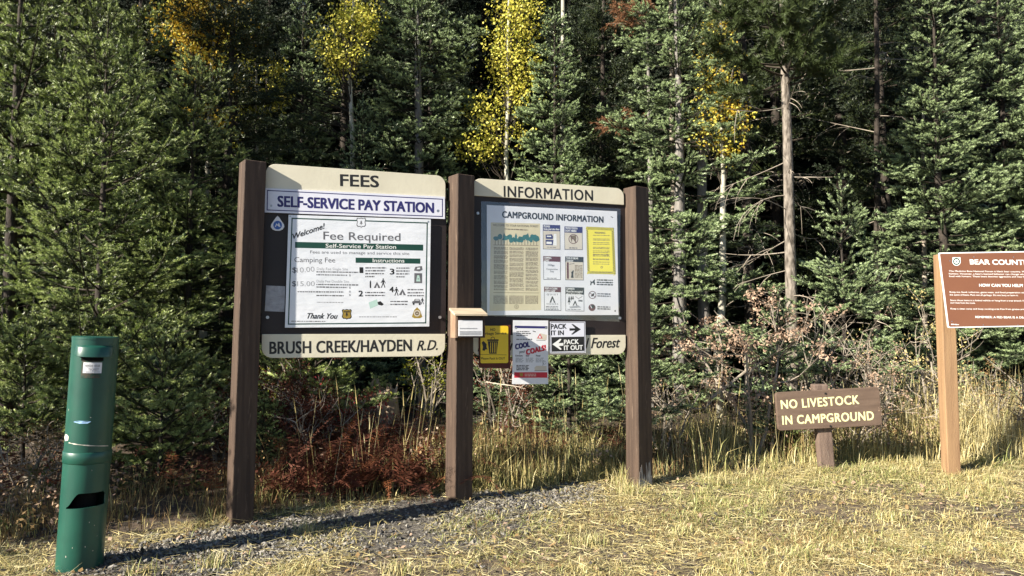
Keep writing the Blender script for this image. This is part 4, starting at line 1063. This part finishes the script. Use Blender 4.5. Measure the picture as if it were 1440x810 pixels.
def leaflet(F, fn, x0, y0, x1, y1, head, body, words, hh=62):
    F.poly(head, [fn(x0, y0), fn(x1, y0 + 6), fn(x1, y0 + 6 + hh), fn(x0, y0 + hh)], .003)
    F.poly('charcoal', [fn(x0, y0 + hh), fn(x1, y0 + 6 + hh), fn(x1 + 2, y1 + 3), fn(x0 + 2, y1)], .0026)
    F.poly(body, [fn(x0 + 5, y0 + hh), fn(x1 - 5, y0 + 6 + hh), fn(x1 - 3, y1 - 3), fn(x0 + 7, y1 - 6)], .0032)
    for i, w in enumerate(words): F.text('whitepaint', w, fn(x0 + 10, y0 + 26 + i * 27), fn(x0 + 10 + min(len(w) * 10.2, x1 - x0 - 20), y0 + 30 + i * 27), 21 / 7.2, .02, lift=.0042)
leaflet(F, z, 600, 258, 776, 508, 'navy', 'tanpale', ('PLEASE', 'Keep your site clean'))
F.poly('navy', [z(628, 360), z(690, 356), z(705, 380), z(700, 405), z(630, 402)], .004); F.poly('navy', [z(628, 412), z(708, 414), z(700, 466), z(628, 464)], .004); F.bar('whitepaint', z(636, 442), z(690, 444), 3.2, .0046); F.bar('whitepaint', z(640, 376), z(684, 378), 1.6, .0046); F.poly('whitepaint', [z(712, 352), z(738, 352), z(740, 470), z(704, 468)], .004); F.scribble('charcoal', z(640, 486), z(740, 490), 1, rr, .004)
leaflet(F, z, 818, 276, 1002, 512, 'navy', 'tanpale', ('WHOLE FOOD &', 'DONT NIBBLE'))
F.ring('darkred', z(910, 404), 6.0, 6.9, .004); F.poly('brownprint', [z(878, 370), z(935, 366), z(940, 400), z(928, 450), z(918, 410), z(900, 404), z(892, 440), z(882, 404)], .0038); F.line('darkred', z(880, 372), z(940, 440), .9, .0046); F.scribble('charcoal', z(868, 494), z(956, 496), 1.4, rr, .004)
leaflet(F, z, 604, 576, 780, 816, 'darkred', 'paper', ('CAMPING', 'LIMIT'), 54)
F.text('charcoal', '14 Days', z(652, 676), z(716, 680), 3, .02, lift=.004); F.text('charcoal', 'Consecutive', z(636, 716), z(750, 718), 2.4, .01, lift=.004); F.text('charcoal', 'Stay', z(672, 740), z(712, 741), 2.6, .01, lift=.004); F.scribble('charcoal', z(640, 800), z(740, 802), 1, rr, .004)
leaflet(F, z, 826, 580, 1012, 820, 'black', 'tanpale', ('THIS IS BEAR', 'COUNTRY'), 54)
F.poly('darkred', [z(842, 640), z(862, 641), z(864, 806), z(844, 805)], .004); F.poly('black', [z(884, 720), z(892, 742), z(904, 720), z(914, 724), z(908, 760), z(912, 798), z(884, 796), z(890, 760)], .004); F.line('black', z(868, 660), z(920, 652), .6, .004)
for i in range(10): F.scribble('brownprint', z(924, 672 + i * 13), z(1000, 674 + i * 13), .9, rr, .004)
leaflet(F, y, 612, 310, 784, 552, 'darkred', 'paper', ('KEEP A CLEAN', 'QUIET CAMP'), 52)
F.poly('black', [y(668, 472), y(692, 408), y(700, 408), y(728, 474), y(714, 474), y(698, 432), y(684, 472)], .004); F.text('charcoal', 'Q U I E T', y(640, 396), y(756, 398), 2.2, .02, lift=.004); F.text('charcoal', 'H O U R S', y(640, 492), y(756, 494), 2.2, .02, lift=.004)
for i in range(3): F.scribble('charcoal', y(630, 512 + i * 14), y(760, 513 + i * 14), 1.1, rr, .004)
leaflet(F, y, 828, 314, 1018, 558, 'black', 'paper', ('CAMPSITE', 'Must be occupied', 'the first night'), 72)
for x_, h_ in ((866, 90), (888, 50), (906, 44)): pine_mark(F, y(x_, 448 - (90 - h_) * .5), 5 if h_ > 60 else 3.6, h_ / 7.2, 'black', .004)
F.poly('black', [y(902, 502), y(924, 452), y(930, 452), y(950, 503), y(940, 503), y(927, 474), y(914, 502)], .004); F.line('charcoal', y(930, 410), y(960, 432), .7, .004); F.line('charcoal', y(960, 432), y(1000, 410), .7, .004); F.bar('charcoal', y(960, 452), y(1002, 454), 2.4, .004); F.poly('grey', [y(866, 512), y(960, 500), y(990, 522), y(880, 530)], .0036); F.scribble('charcoal', y(850, 540), y(990, 542), 1, rr, .004)
# yellow warning with hazard border
F.poly('black', [z(1040, 278), z(1318, 290), y(1338, 184), y(1052, 178)], .003)
F.poly('yellowprint', [z(1058, 308), z(1296, 318), y(1312, 160), y(1074, 156)], .0044)
for i in range(26):
    f = i / 26; X0, X1 = 1040 + 278 * f, 1040 + 278 * (f + .02)
    F.poly('yellowprint', [z(X0, 278 + 12 * f), z(X0 + 6, 278 + 12 * f), z(X0 - 2, 306 + 12 * f), z(X0 - 8, 306 + 12 * f)], .0038)
    F.poly('yellowprint', [y(1052 + 276 * f, 156 + 6 * f), y(1058 + 276 * f, 156 + 6 * f), y(1052 + 276 * f, 180 + 6 * f), y(1046 + 276 * f, 180 + 6 * f)], .0038)
for i in range(27):
    t_ = 300 + i * 17.2
    F.poly('yellowprint', [z(1040 + i * .45, t_ + 8), z(1062 + i * .45, t_ - 8), z(1062 + i * .45, t_), z(1040 + i * .45, t_ + 16)], .0038)
    F.poly('yellowprint', [z(1296 + i * .7, t_ + 22), z(1320 + i * .7, t_ + 6), z(1320 + i * .7, t_ + 14), z(1296 + i * .7, t_ + 30)], .0038)
F.text('brownprint', 'WARNING', z(1124, 350), z(1232, 352), 2.8, .02, lift=.005)
for yy in (366, 402, 414, 440, 456, 488, 500, 524, 540, 558, 566, 576, 604, 612, 636, 656): F.scribble('brownprint', z(1108, yy), z(1276, yy + 3), .9, rr, .005)
c = z(1196, 690); F.ring('brownprint', c, 1.0, 1.7, .005, 10); F.scribble('brownprint', y(1090, 160), y(1296, 164), .8, rr, .005)
# three small rules beside pictograms
F.poly('black', [y(1078, 250), y(1100, 262), y(1118, 240), y(1130, 236), y(1124, 256), y(1130, 290), y(1118, 292), y(1110, 270), y(1094, 276), y(1090, 296), y(1078, 296), y(1084, 268)], .003)
F.ring('darkred', y(1102, 394), 4.6, 5.5, .0034); F.poly('black', [y(1084, 408), y(1100, 384), y(1122, 374), y(1118, 398), y(1100, 410)], .003); F.line('darkred', y(1078, 374), y(1126, 414), .8, .0036)
F.disc('darkred', y(1098, 522), 5.0, .003); F.disc('black', y(1106, 512), 2.6, .0034); F.line('paper', y(1082, 500), y(1096, 528), 1.0, .0036)
for j, yy in enumerate((242, 266, 288, 382, 404, 514, 534)): F.scribble('black' if j < 3 else 'charcoal', y(1146 if j < 3 else 1152, yy), y(1310 if j < 3 else 1286, yy + 4), 1.8, rr, .003)
F.line('black', z(1288, 176), z(1310, 188), 1.0, .003); F.disc('charcoal', y(1332, 556), 1.2, .003)
F.build(o, {'paper': 'poster_sheet', 'black': 'lettering', 'tan': 'tan_sheet', 'brownprint': 'small_print', 'teal': 'tree_picture', 'navy': 'leaflet_heading', 'darkred': 'red_print', 'tanpale': 'leaflet', 'charcoal': 'grey_print', 'whitepaint': 'reversed_lettering', 'yellowprint': 'yellow_warning', 'grey': 'faint_print'})
zq = zm(620, 230, 2.7933)
cq = [KP.uv(x_, .02) for x_ in (zq(152, 146), zq(708, 176), zq(700, 624), zq(140, 586))]
pl = o
lu = [F.p.uv(x_, .02) for x_ in ((676.5, 283.0), (872.5, 293.5), (871, 452.5), (677, 443.5))]
mb = MB(); mb.prism([lu[3], lu[2], lu[1], lu[0]], -.022, -.019); mb.build('clear_cover', 'cover', o)
# --- yellow no garbage service sign on its red-brown board
z = zm(620, 420, 5.1429)
q = [z(275, 196), z(505, 190), z(500, 505), z(275, 500)]
o, F = on_kiosk('trash_notice', 'yellow NO Garbage Service sign with a trash can on a red brown board', 'sign', .012, q, 'rust')
F.sheet('rust', q, .006)
uu = [F.uv(x_) for x_ in (z(275, 196), z(486, 196), z(472, 465), z(285, 460))]
F.m('yellow').prism(rounded(uu[3][0], uu[2][1], uu[1][0], uu[0][1], .012), -F.off - .004, -F.off - .0005)
F.text('black', 'NO', z(356, 232), z(392, 232), 18 / 5.1, .02, lift=.036); F.text('black', 'Garbage Service', z(286, 262), z(472, 258), 20 / 5.1, .01, lift=.036)
F.poly('black', [z(338, 308), z(412, 308), z(402, 398), z(348, 398)], .036); F.bar('black', z(334, 300), z(416, 300), 2.2, .036); F.ring('black', z(374, 290), 2.1, 2.9, .036)
for x_ in (358, 372, 386, 398): F.line('yellow', z(x_, 316), z(x_ - 1, 390), .8, .039)
F.poly('black', [z(294, 318), z(306, 306), z(318, 316), z(330, 330), z(328, 350), z(336, 368), z(322, 366), z(314, 378), z(298, 372), z(304, 348)], .036)
F.line('black', z(282, 404), z(472, 406), .5, .036); F.text('black', 'Please Pack It OUT', z(290, 440), z(462, 440), 17 / 5.1, .01, lift=.036)
F.build(o, {'rust': 'backing_board', 'yellow': 'sign_panel', 'black': 'lettering'})
# --- campfire poster hanging below the board
q = [z(522, 156), z(776, 158), z(776, 618), z(516, 618)]
o, F = on_kiosk('campfire_poster', 'white COOL your COALS paper poster hanging below the information board', 'poster', .020, q, 'paper')
F.sheet('paper', q, .002)
F.bar('navy', z(534, 204), z(770, 208), 17 / 5.14); 
F.text('navy', 'COOL', z(542, 366), z(642, 346), 38 / 5.14, .065, .15, 1.12); F.text('charcoal', 'your', z(566, 396), z(612, 388), 22 / 5.14, .02, .2); F.text('red', 'COALS!', z(622, 406), z(762, 370), 38 / 5.14, .065, .15, 1.12)
for yy, e_ in ((238, 640), (252, 650), (266, 628), (294, 660)): F.scribble('charcoal', z(546, yy), z(e_, yy), 1.4, rr)
F.poly('tanpale', [z(690, 290), z(720, 250), z(766, 262), z(764, 300)]); F.poly('red', [z(696, 286), z(716, 252), z(736, 288)], .002); F.poly('paper', [z(706, 282), z(716, 264), z(726, 283)], .0026); F.line('charcoal', z(664, 234), z(686, 240), 1.2)
F.line('charcoal', z(690, 300), z(756, 302), .7)
F.text('black', 'Drown', z(540, 418), z(590, 418), 2.4, .04); F.text('black', 'Stir', z(614, 418), z(640, 418), 2.4, .04); F.text('black', 'Feel', z(688, 418), z(718, 418), 2.4, .04)
for x0 in (540, 614, 686):
    for i in range(4): F.scribble('grey', z(x0, 430 + i * 9), z(x0 + 58 - 8 * (i % 2), 430 + i * 9), 1.1, rr)
for i in range(4): F.scribble('charcoal', z(546, 484 + i * 10), z(640 - 12 * (i % 2), 484 + i * 10), 1.5, rr)
F.poly('tanpale', [z(676, 500), z(690, 486), z(764, 486), z(766, 520), z(680, 522)]); F.line('charcoal', z(676, 522), z(766, 520), .6, .002); F.line('charcoal', z(736, 484), z(748, 452), .6); F.ring('charcoal', z(748, 462), 2.2, 2.6)
F.bar('red', z(530, 552), z(770, 552), 40 / 5.14); shield(F, z(582, 550), 4.6, 5, 'gold', .002); F.scribble('tanpale', z(606, 546), z(688, 546), 1.0, rr, .002); F.scribble('tanpale', z(606, 558), z(688, 558), 1.0, rr, .002)
for x_ in (544, 760): F.disc('metal', z(x_, 212), 1.5, .003)
F.build(o, {'paper': 'poster_sheet', 'navy': 'navy_lettering', 'red': 'red_print', 'charcoal': 'grey_print', 'black': 'heading_lettering', 'tanpale': 'picture', 'metal': 'staple', 'grey': 'small_print', 'gold': 'emblem'})
# --- pack it in / pack it out
q = [z(790, 166), z(1044, 166), z(1048, 392), z(788, 396)]
o, F = on_kiosk('pack_out_sign', 'black and white PACK IT IN, PACK IT OUT sign with two arrows', 'sign', .016, q, 'whitepaint')
F.sheet('whitestrip', q, .005)
F.poly('black', [z(800, 278), z(1036, 274), z(1038, 378), z(800, 384)])
F.text('black', 'PACK', z(796, 220), z(908, 216), 36 / 5.14, .03); F.text('black', 'IT IN', z(798, 264), z(888, 262), 34 / 5.14, .03)
F.poly('black', [z(930, 214), z(972, 214), z(944, 184), z(956, 184), z(1012, 222), z(952, 260), z(942, 258), z(970, 230), z(930, 232)])
F.text('whitepaint', 'PACK', z(892, 330), z(996, 326), 34 / 5.14, .03, lift=.003); F.text('whitepaint', 'IT OUT', z(892, 372), z(1026, 368), 34 / 5.14, .03, lift=.003)
F.poly('whitepaint', [z(806, 330), z(862, 290), z(872, 294), z(850, 322), z(886, 320), z(886, 340), z(852, 342), z(874, 366), z(864, 370)], .003)
frame_lines(F, 'charcoal', q, .8, 1.2)
F.build(o, {'whitestrip': 'sign_panel', 'black': 'black_print', 'whitepaint': 'white_lettering', 'charcoal': 'sign_rim'})
# --- pamphlet box on the middle post
pb = [KP.uv(x_, .2) for x_ in ((641, 440), (684, 440), (677, 474), (641, 475))]
u0, u1 = pb[0][0] - .012, pb[1][0] - .02; z1, z0 = pb[0][1], pb[3][1]
pl = Plane(KP.O + KP.r * ((u0 + u1) / 2) + KP.u * z0, KP.r, KP.u)
o = thing('pamphlet_box', 'small wooden pamphlet box with a sloping lid on the middle kiosk post', 'box', pl.M)
w_ = (u1 - u0) / 2; h_ = z1 - z0; f_, b_ = -.235, -.098
mb = MB(); mb.hexa([(-w_, f_, 0), (-w_ + .016, f_, 0), (-w_ + .016, b_, 0), (-w_, b_, 0)], [(-w_, f_, h_ - .02), (-w_ + .016, f_, h_ - .02), (-w_ + .016, b_, h_ + .02), (-w_, b_, h_ + .02)])
mb.build('side_board', 'boxwood', o, bevel=.001)
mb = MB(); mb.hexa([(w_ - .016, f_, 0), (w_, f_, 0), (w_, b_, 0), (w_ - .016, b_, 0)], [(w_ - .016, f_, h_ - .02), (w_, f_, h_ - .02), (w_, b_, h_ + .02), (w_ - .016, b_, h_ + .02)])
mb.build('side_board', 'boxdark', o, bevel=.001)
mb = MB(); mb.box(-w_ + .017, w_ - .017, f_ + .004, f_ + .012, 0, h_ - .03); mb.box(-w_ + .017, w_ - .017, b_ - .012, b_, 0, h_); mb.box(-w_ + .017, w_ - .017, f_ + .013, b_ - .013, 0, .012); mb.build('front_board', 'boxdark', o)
mb = MB(); mb.hexa([(-w_ - .010, f_ - .02, h_ - .021), (w_ + .012, f_ - .02, h_ - .021), (w_ + .012, b_, h_ + .022), (-w_ - .010, b_, h_ + .022)], [(-w_ - .010, f_ - .02, h_ - .006), (w_ + .012, f_ - .02, h_ - .006), (w_ + .012, b_, h_ + .038), (-w_ - .010, b_, h_ + .038)])
mb.build('lid', 'lid', o, bevel=.001)
mb = MB(); mb.box(-w_ + .022, w_ - .020, f_ - .004, f_ + .0035, .012, h_ * .70); pp = mb.build('pamphlet_stack', 'paper', o)
mb = MB()
for i in range(3): mb.box(-w_ + .030, w_ - .03, f_ - .0052, f_ - .0045, .020 + i * .010, .026 + i * .010)
mb.box(-w_ + .030, w_ - .06, f_ - .0052, f_ - .0045, .062, .068); mb.build('print', 'grey', pp)

# ------------------------------------------------------------------ green fee pipe
bx, by = ground_at(108, 800, .02)
RT, HT = .112, 1.235
pipe = thing('pay_pipe', 'green painted steel pay pipe with a hooded slot and a dark opening', 'pay pipe')
pipe.matrix_world = Matrix.Translation((bx - .045, by + .1, -.02)) @ Matrix.Rotation(R(2.2), 4, 'Y') @ Matrix.Rotation(R(29), 4, 'Z')
PX = lambda px, py: None
def cyl_patch(a0, a1, z0, z1, r_, n=10, t_=.0):
    vs, fs = [], []
    for i in range(n + 1):
        a = R(a0 + (a1 - a0) * i / n); vs += [(r_ * math.sin(a), -r_ * math.cos(a), z0), (r_ * math.sin(a), -r_ * math.cos(a), z1)]
    return vs, [(2 * i, 2 * i + 2, 2 * i + 3, 2 * i + 1) for i in range(n)]
# wall of the pipe with a real opening: angle 0 faces the camera, negative to its left
mb = MB(); nA = 72; zs = [-.1, .30, .352, .405, HT]
def opening(a):   # lower and upper edge of the dark opening at this angle, None outside it
    if -46 <= a <= 62:
        top = .425 if a > -12 else .352 + .073 * sstep(-46, -12, a)
        if a > 50: top -= .02 * (a - 50) / 12
        return .345 + .012 * (a + 46) / 108, float(top)
    return None
for i in range(nA):
    a0, a1 = -180 + 360 * i / nA, -180 + 360 * (i + 1) / nA; am = (a0 + a1) / 2
    def wall(za, zb_, zc, zd, r_=RT):
        p = lambda a, z_: (r_ * math.sin(R(a)), -r_ * math.cos(R(a)), z_)
        mb.add([p(a0, za), p(a1, zb_), p(a1, zd), p(a0, zc)], [(0, 1, 2, 3)])
    o0, o1 = opening(a0), opening(a1)
    if o0 and o1:
        wall(-.1, -.1, o0[0], o1[0]); wall(o0[1], o1[1], HT - .004, HT - .004)
    else: wall(-.1, -.1, HT - .004, HT - .004)
body = mb.build('pipe_body', 'greenpaint', pipe, smooth=True)
bm = bmesh.new(); bm.from_mesh(body.data); bmesh.ops.remove_doubles(bm, verts=bm.verts, dist=.0004); bm.to_mesh(body.data); bm.free()
so = body.modifiers.new('wall', 'SOLIDIFY'); so.thickness = .006; so.offset = -1
es = body.modifiers.new('edges', 'EDGE_SPLIT'); es.split_angle = R(40)
mb = MB(); mb.tube([(0, 0, -.05), (0, 0, HT - .02)], [RT - .05, RT - .05], 24); mb.build('inside_shade', 'hole_shade', pipe)  # black core, the interior's shade put into its colour
mb = MB(); mb.add(*cyl_patch(-32, 22, 1.112, 1.140, RT + .0018)); mb.build('slot', 'hole_shade', pipe)  # flat black patch, the shade under the hood put into its colour
mb = MB(); mb.tube([(0, 0, HT - .012), (0, 0, HT), (0, 0, HT + .003)], [RT + .002, RT + .002, RT - .004], 48); mb.build('cap', 'greenpaint', pipe)
mb = MB()
for za, zb_, r_ in ((.605, .612, RT + .002), (.612, .668, RT + .0075), (.668, .676, RT + .001)):
    pass
mb.tube([(0, 0, .572), (0, 0, .576), (0, 0, .630), (0, 0, .634)], [RT + .0005, RT + .0042, RT + .0042, RT + .0005], 48); mb.build('collar', 'greenpaint', pipe, smooth=True)
# hood over the slot
mb = MB(); n = 16; vs = []
for i in range(n + 1):
    a = -50 + 98 * i / n; e = 1 - abs(2 * i / n - 1) ** 4; q = lambda r_, z_: (r_ * math.sin(R(a)), -r_ * math.cos(R(a)), z_)
    vs += [q(RT + .001, 1.194), q(RT + .005 + .010 * e, 1.184), q(RT + .008 + .026 * e, 1.132 + .012 * (1 - e)), q(RT + .001, 1.140)]
mb.add(vs, [(4 * i + j, 4 * i + 4 + j, 4 * i + 4 + (j + 1) % 4, 4 * i + (j + 1) % 4) for i in range(n) for j in range(4)] + [(0, 1, 2, 3), (4 * n + 3, 4 * n + 2, 4 * n + 1, 4 * n)])
mb.build('hood', 'greenpaint', pipe, smooth=True, bevel=.002)
mb = MB(); mb.add(*cyl_patch(-30, 17, 1.022, 1.128, RT + .0012)); mb.build('rusty_patch', 'rustpatch', pipe)
mb = MB(); mb.add(*cyl_patch(-25, 19, 1.048, 1.104, RT + .0028)); st = mb.build('sticker', 'paper', pipe)
mb = MB()
def arc_text(mb, s, a0, a1, zb_, h):
    v, f = text_geo(s, 0, 0, 1.0); x0 = v[:, 0].min(); w = v[:, 0].max() - x0
    vs = []
    for p in v:
        a = R(a0 + (a1 - a0) * (p[0] - x0) / w); r_ = RT + .0042; vs.append((r_ * math.sin(a), -r_ * math.cos(a), zb_ + p[1] * h / .72))
    mb.add(vs, f)
arc_text(mb, 'REMOVE YOUR', -20, 14, 1.080, .013); arc_text(mb, 'TICKET', -12, 12, 1.062, .012); mb.add(*cyl_patch(-20, 15, 1.054, 1.0555, RT + .0042)); mb.build('lettering', 'charcoal', st)
def blob_patch(mb, ac, zc, aw, zh, seed):
    rr_ = random.Random(seed); vs = [(RT * 1.013 * math.sin(R(ac)), -RT * 1.013 * math.cos(R(ac)), zc)]; n = 14
    for i in range(n):
        w = 6.2832 * i / n; k_ = rr_.uniform(.8, 1.1); a = R(ac + aw * k_ * math.cos(w)); vs.append((RT * 1.013 * math.sin(a), -RT * 1.013 * math.cos(a), zc + zh * k_ * math.sin(w)))
    mb.add(vs, [(0, i + 1, (i + 1) % n + 1) for i in range(n)])
mb = MB(); blob_patch(mb, -18, .793, 22, .008, 1); mb.build('blue_scuff', 'paleblue', pipe)
mb = MB(); blob_patch(mb, -66, .708, 14, .018, 3); mb.build('rust_spot', 'scratch', pipe)
mb = MB(); vs = []
for i in range(13):
    a = R(-52 + 9 * i); zc = .684 - .024 * i / 12; k_ = .0028 * (.3 + random.Random(i).random()); vs += [(RT * 1.012 * math.sin(a), -RT * 1.012 * math.cos(a), zc - k_), (RT * 1.012 * math.sin(a), -RT * 1.012 * math.cos(a), zc + k_)]
mb.add(vs, [(2 * i, 2 * i + 2, 2 * i + 3, 2 * i + 1) for i in range(12)])
rr_ = random.Random(6)
for i in range(13): blob_patch(mb, rr_.uniform(-75, 55), rr_.choice([rr_.uniform(.05, .33), rr_.uniform(.45, .95)]), rr_.uniform(.4, 1.6), rr_.uniform(.001, .006), i)
mb.build('scratch', 'scratch', pipe)

# ------------------------------------------------------------------ livestock sign
LY = 6.18
c = at(1166, 575, LY); rl = R(3.1)
LP = Plane(c, (math.cos(rl), 0.0, math.sin(rl)), (-math.sin(rl), 0, math.cos(rl)))
base = at(1170, 672, LY)
sign = thing('livestock_sign', 'tilted brown wooden NO LIVESTOCK IN CAMPGROUND sign on a short stake', 'sign', Matrix.Translation((base.x, base.y, float(gz(base.x, base.y)))))
def local(P, root): return root.matrix_world.inverted() @ P
bpy.context.view_layer.update()
z = zm(1080, 530, 5.4)
cs = [LP.uv(z(*q_)) for q_ in ((60, 119), (846, 77), (868, 366), (76, 412))]
x0 = (cs[0][0] + cs[3][0]) / 2; x1 = (cs[1][0] + cs[2][0]) / 2; z1 = (cs[0][1] + cs[1][1]) / 2; z0 = (cs[2][1] + cs[3][1]) / 2
mb = MB(); mb.prism(rounded(x0, z0, x1, z1, .025, k=4), 0, .038)
board = mb.build('sign_board', 'signbrown', sign, bevel=.004); board.matrix_local = Matrix.Translation(-sign.matrix_world.translation) @ LP.M
F = Face(LP, 0)
F.text('routed', 'NO LIVESTOCK', z(102, 243), z(692, 204), 68 / 5.4, .022, space=1.1); F.text('routed', 'IN CAMPGROUND', z(112, 362), z(804, 326), 68 / 5.4, .022, space=1.1)
mb = F.mb['routed']; mb.build('lettering', 'routed', board)
mb = MB()
for q_ in ((436, 126), (474, 374)): mb.prism(disc(*LP.uv(z(*q_)), .009, 10), -.005, .0)
mb.build('bolt', 'black', board)
P = [local(at(*q_, LY), sign) for q_ in ((1147, 541), (1166, 541), (1180.5, 672), (1160, 672))]
mb = MB(); yb0, yb1 = .040, .125
mb.hexa([(P[3].x, yb0, -.2), (P[2].x, yb0, -.2), (P[2].x, yb1, -.2), (P[3].x, yb1, -.2)], [(P[0].x, yb0, P[0].z), (P[1].x + .012, yb0, P[0].z), (P[1].x + .012, yb1, P[0].z), (P[0].x, yb1, P[0].z)])
mb.build('stake', 'oldpost', sign, bevel=.012)

# ------------------------------------------------------------------ bear country sign
BY = 6.05
bb = at(1340, 676, BY)
sign = thing('bear_sign', 'brown BEAR COUNTRY sign panel on a fresh cedar post', 'sign', Matrix.Translation((bb.x, bb.y, float(gz(bb.x, bb.y)))))
bpy.context.view_layer.update()
P = [local(at(*q_, BY), sign) for q_ in ((1321.5, 357), (1341.5, 357), (1352, 676), (1334, 676))]
mb = MB(); mb.hexa([(P[3].x, 0, -.2), (P[2].x, 0, -.2), (P[2].x, .10, -.2), (P[3].x, .10, -.2)], [(P[0].x, 0, P[0].z), (P[1].x, 0, P[0].z), (P[1].x, .10, P[0].z), (P[0].x, .10, P[0].z)])
mb.build('post', 'cedar', sign, bevel=.006)
tl = at(1322.5, 357, BY - .012); lean = R(7)
r2 = R(.8)
BP = Plane(tl, (math.cos(r2), 0, math.sin(r2)), (-.02, math.sin(lean), math.cos(lean)))
z = zm(1310, 350, 6.754)
bl = BP.uv(z(150, 752)); tlu = BP.uv(z(88, 36))
ht = tlu[1] - bl[1]; x0 = bl[0]
mb = MB(); mb.prism(rounded(x0, bl[1], x0 + .93, tlu[1], .012), -.004, .004); plate = mb.build('sign_panel', 'whitepaint', sign, bevel=.001)
plate.matrix_local = Matrix.Translation(-sign.matrix_world.translation) @ BP.M
mb = MB(); mb.prism(rounded(x0 + .010, bl[1] + .010, x0 + .92, tlu[1] - .010, .008), -.0062, -.0042); mb.build('brown_field', 'bearbrown', plate)
F = Face(BP, .0042); LF = .0185
def bt(s, a, b, h, bold=.01): F.text('whitepaint', s, z(*a), z(*b), h / 6.754, bold, lift=LF)
bt('BEAR COUNTRY', (366, 146), (970, 150), 48, .03)
bt('The Medicine Bow National Forest is black bear country. Wild bears fear', (164, 218), (1040, 222), 15); bt('humans. However, a bear\'s learned behavior can change when it associates', (164, 243), (1050, 247), 15); bt('food with humans. These bears become aggressive and may have to be killed.', (164, 267), (1060, 271), 15)
bt('HOW CAN YOU HELP?', (452, 358), (866, 360), 28, .03)
bt('Keep ice, food, toiletries, game meat, and food preparation utensils away from', (170, 417), (1060, 421), 15); bt('the scent of bears. Pack out all garbage. Do not bury or burn it.', (170, 443), (820, 447), 15)
bt('Store these items in a locked vehicle or hang from a tree branch 10 feet above ground', (176, 495), (1080, 499), 15); bt('and 4 feet from the trunk.', (176, 519), (412, 521), 15)
bt('Keep a clean camp and keep cooking area free from grease and food scraps.', (178, 575), (1020, 579), 15)
bt('REMEMBER: A FED BEAR IS A DEAD BEAR', (414, 656), (1000, 660), 20, .02)
F.scribble('whitepaint', z(182, 716), z(256, 720), 1.3, rr, LF)
c = z(235, 120); F.poly('whitepaint', [(c[0] - 5.4, c[1] - 6), (c[0] + 5.4, c[1] - 6), (c[0] + 5.8, c[1] - 3), (c[0] - 5.8, c[1] - 3)], LF); F.disc('whitepaint', c, 6.0, LF, 18); F.disc('green', c, 4.9, LF + .0006, 18); F.disc('whitepaint', c, 3.2, LF + .0012); pine_mark(F, c, 3, 4, 'green', LF + .0018)
for q_ in ((172, 114), (400, 76), (776, 76), (190, 690), (488, 722), (816, 722)): F.disc('metal', z(*q_), .75, LF)
F.build(plate, {'whitepaint': 'lettering', 'green': 'emblem', 'metal': 'screw'})
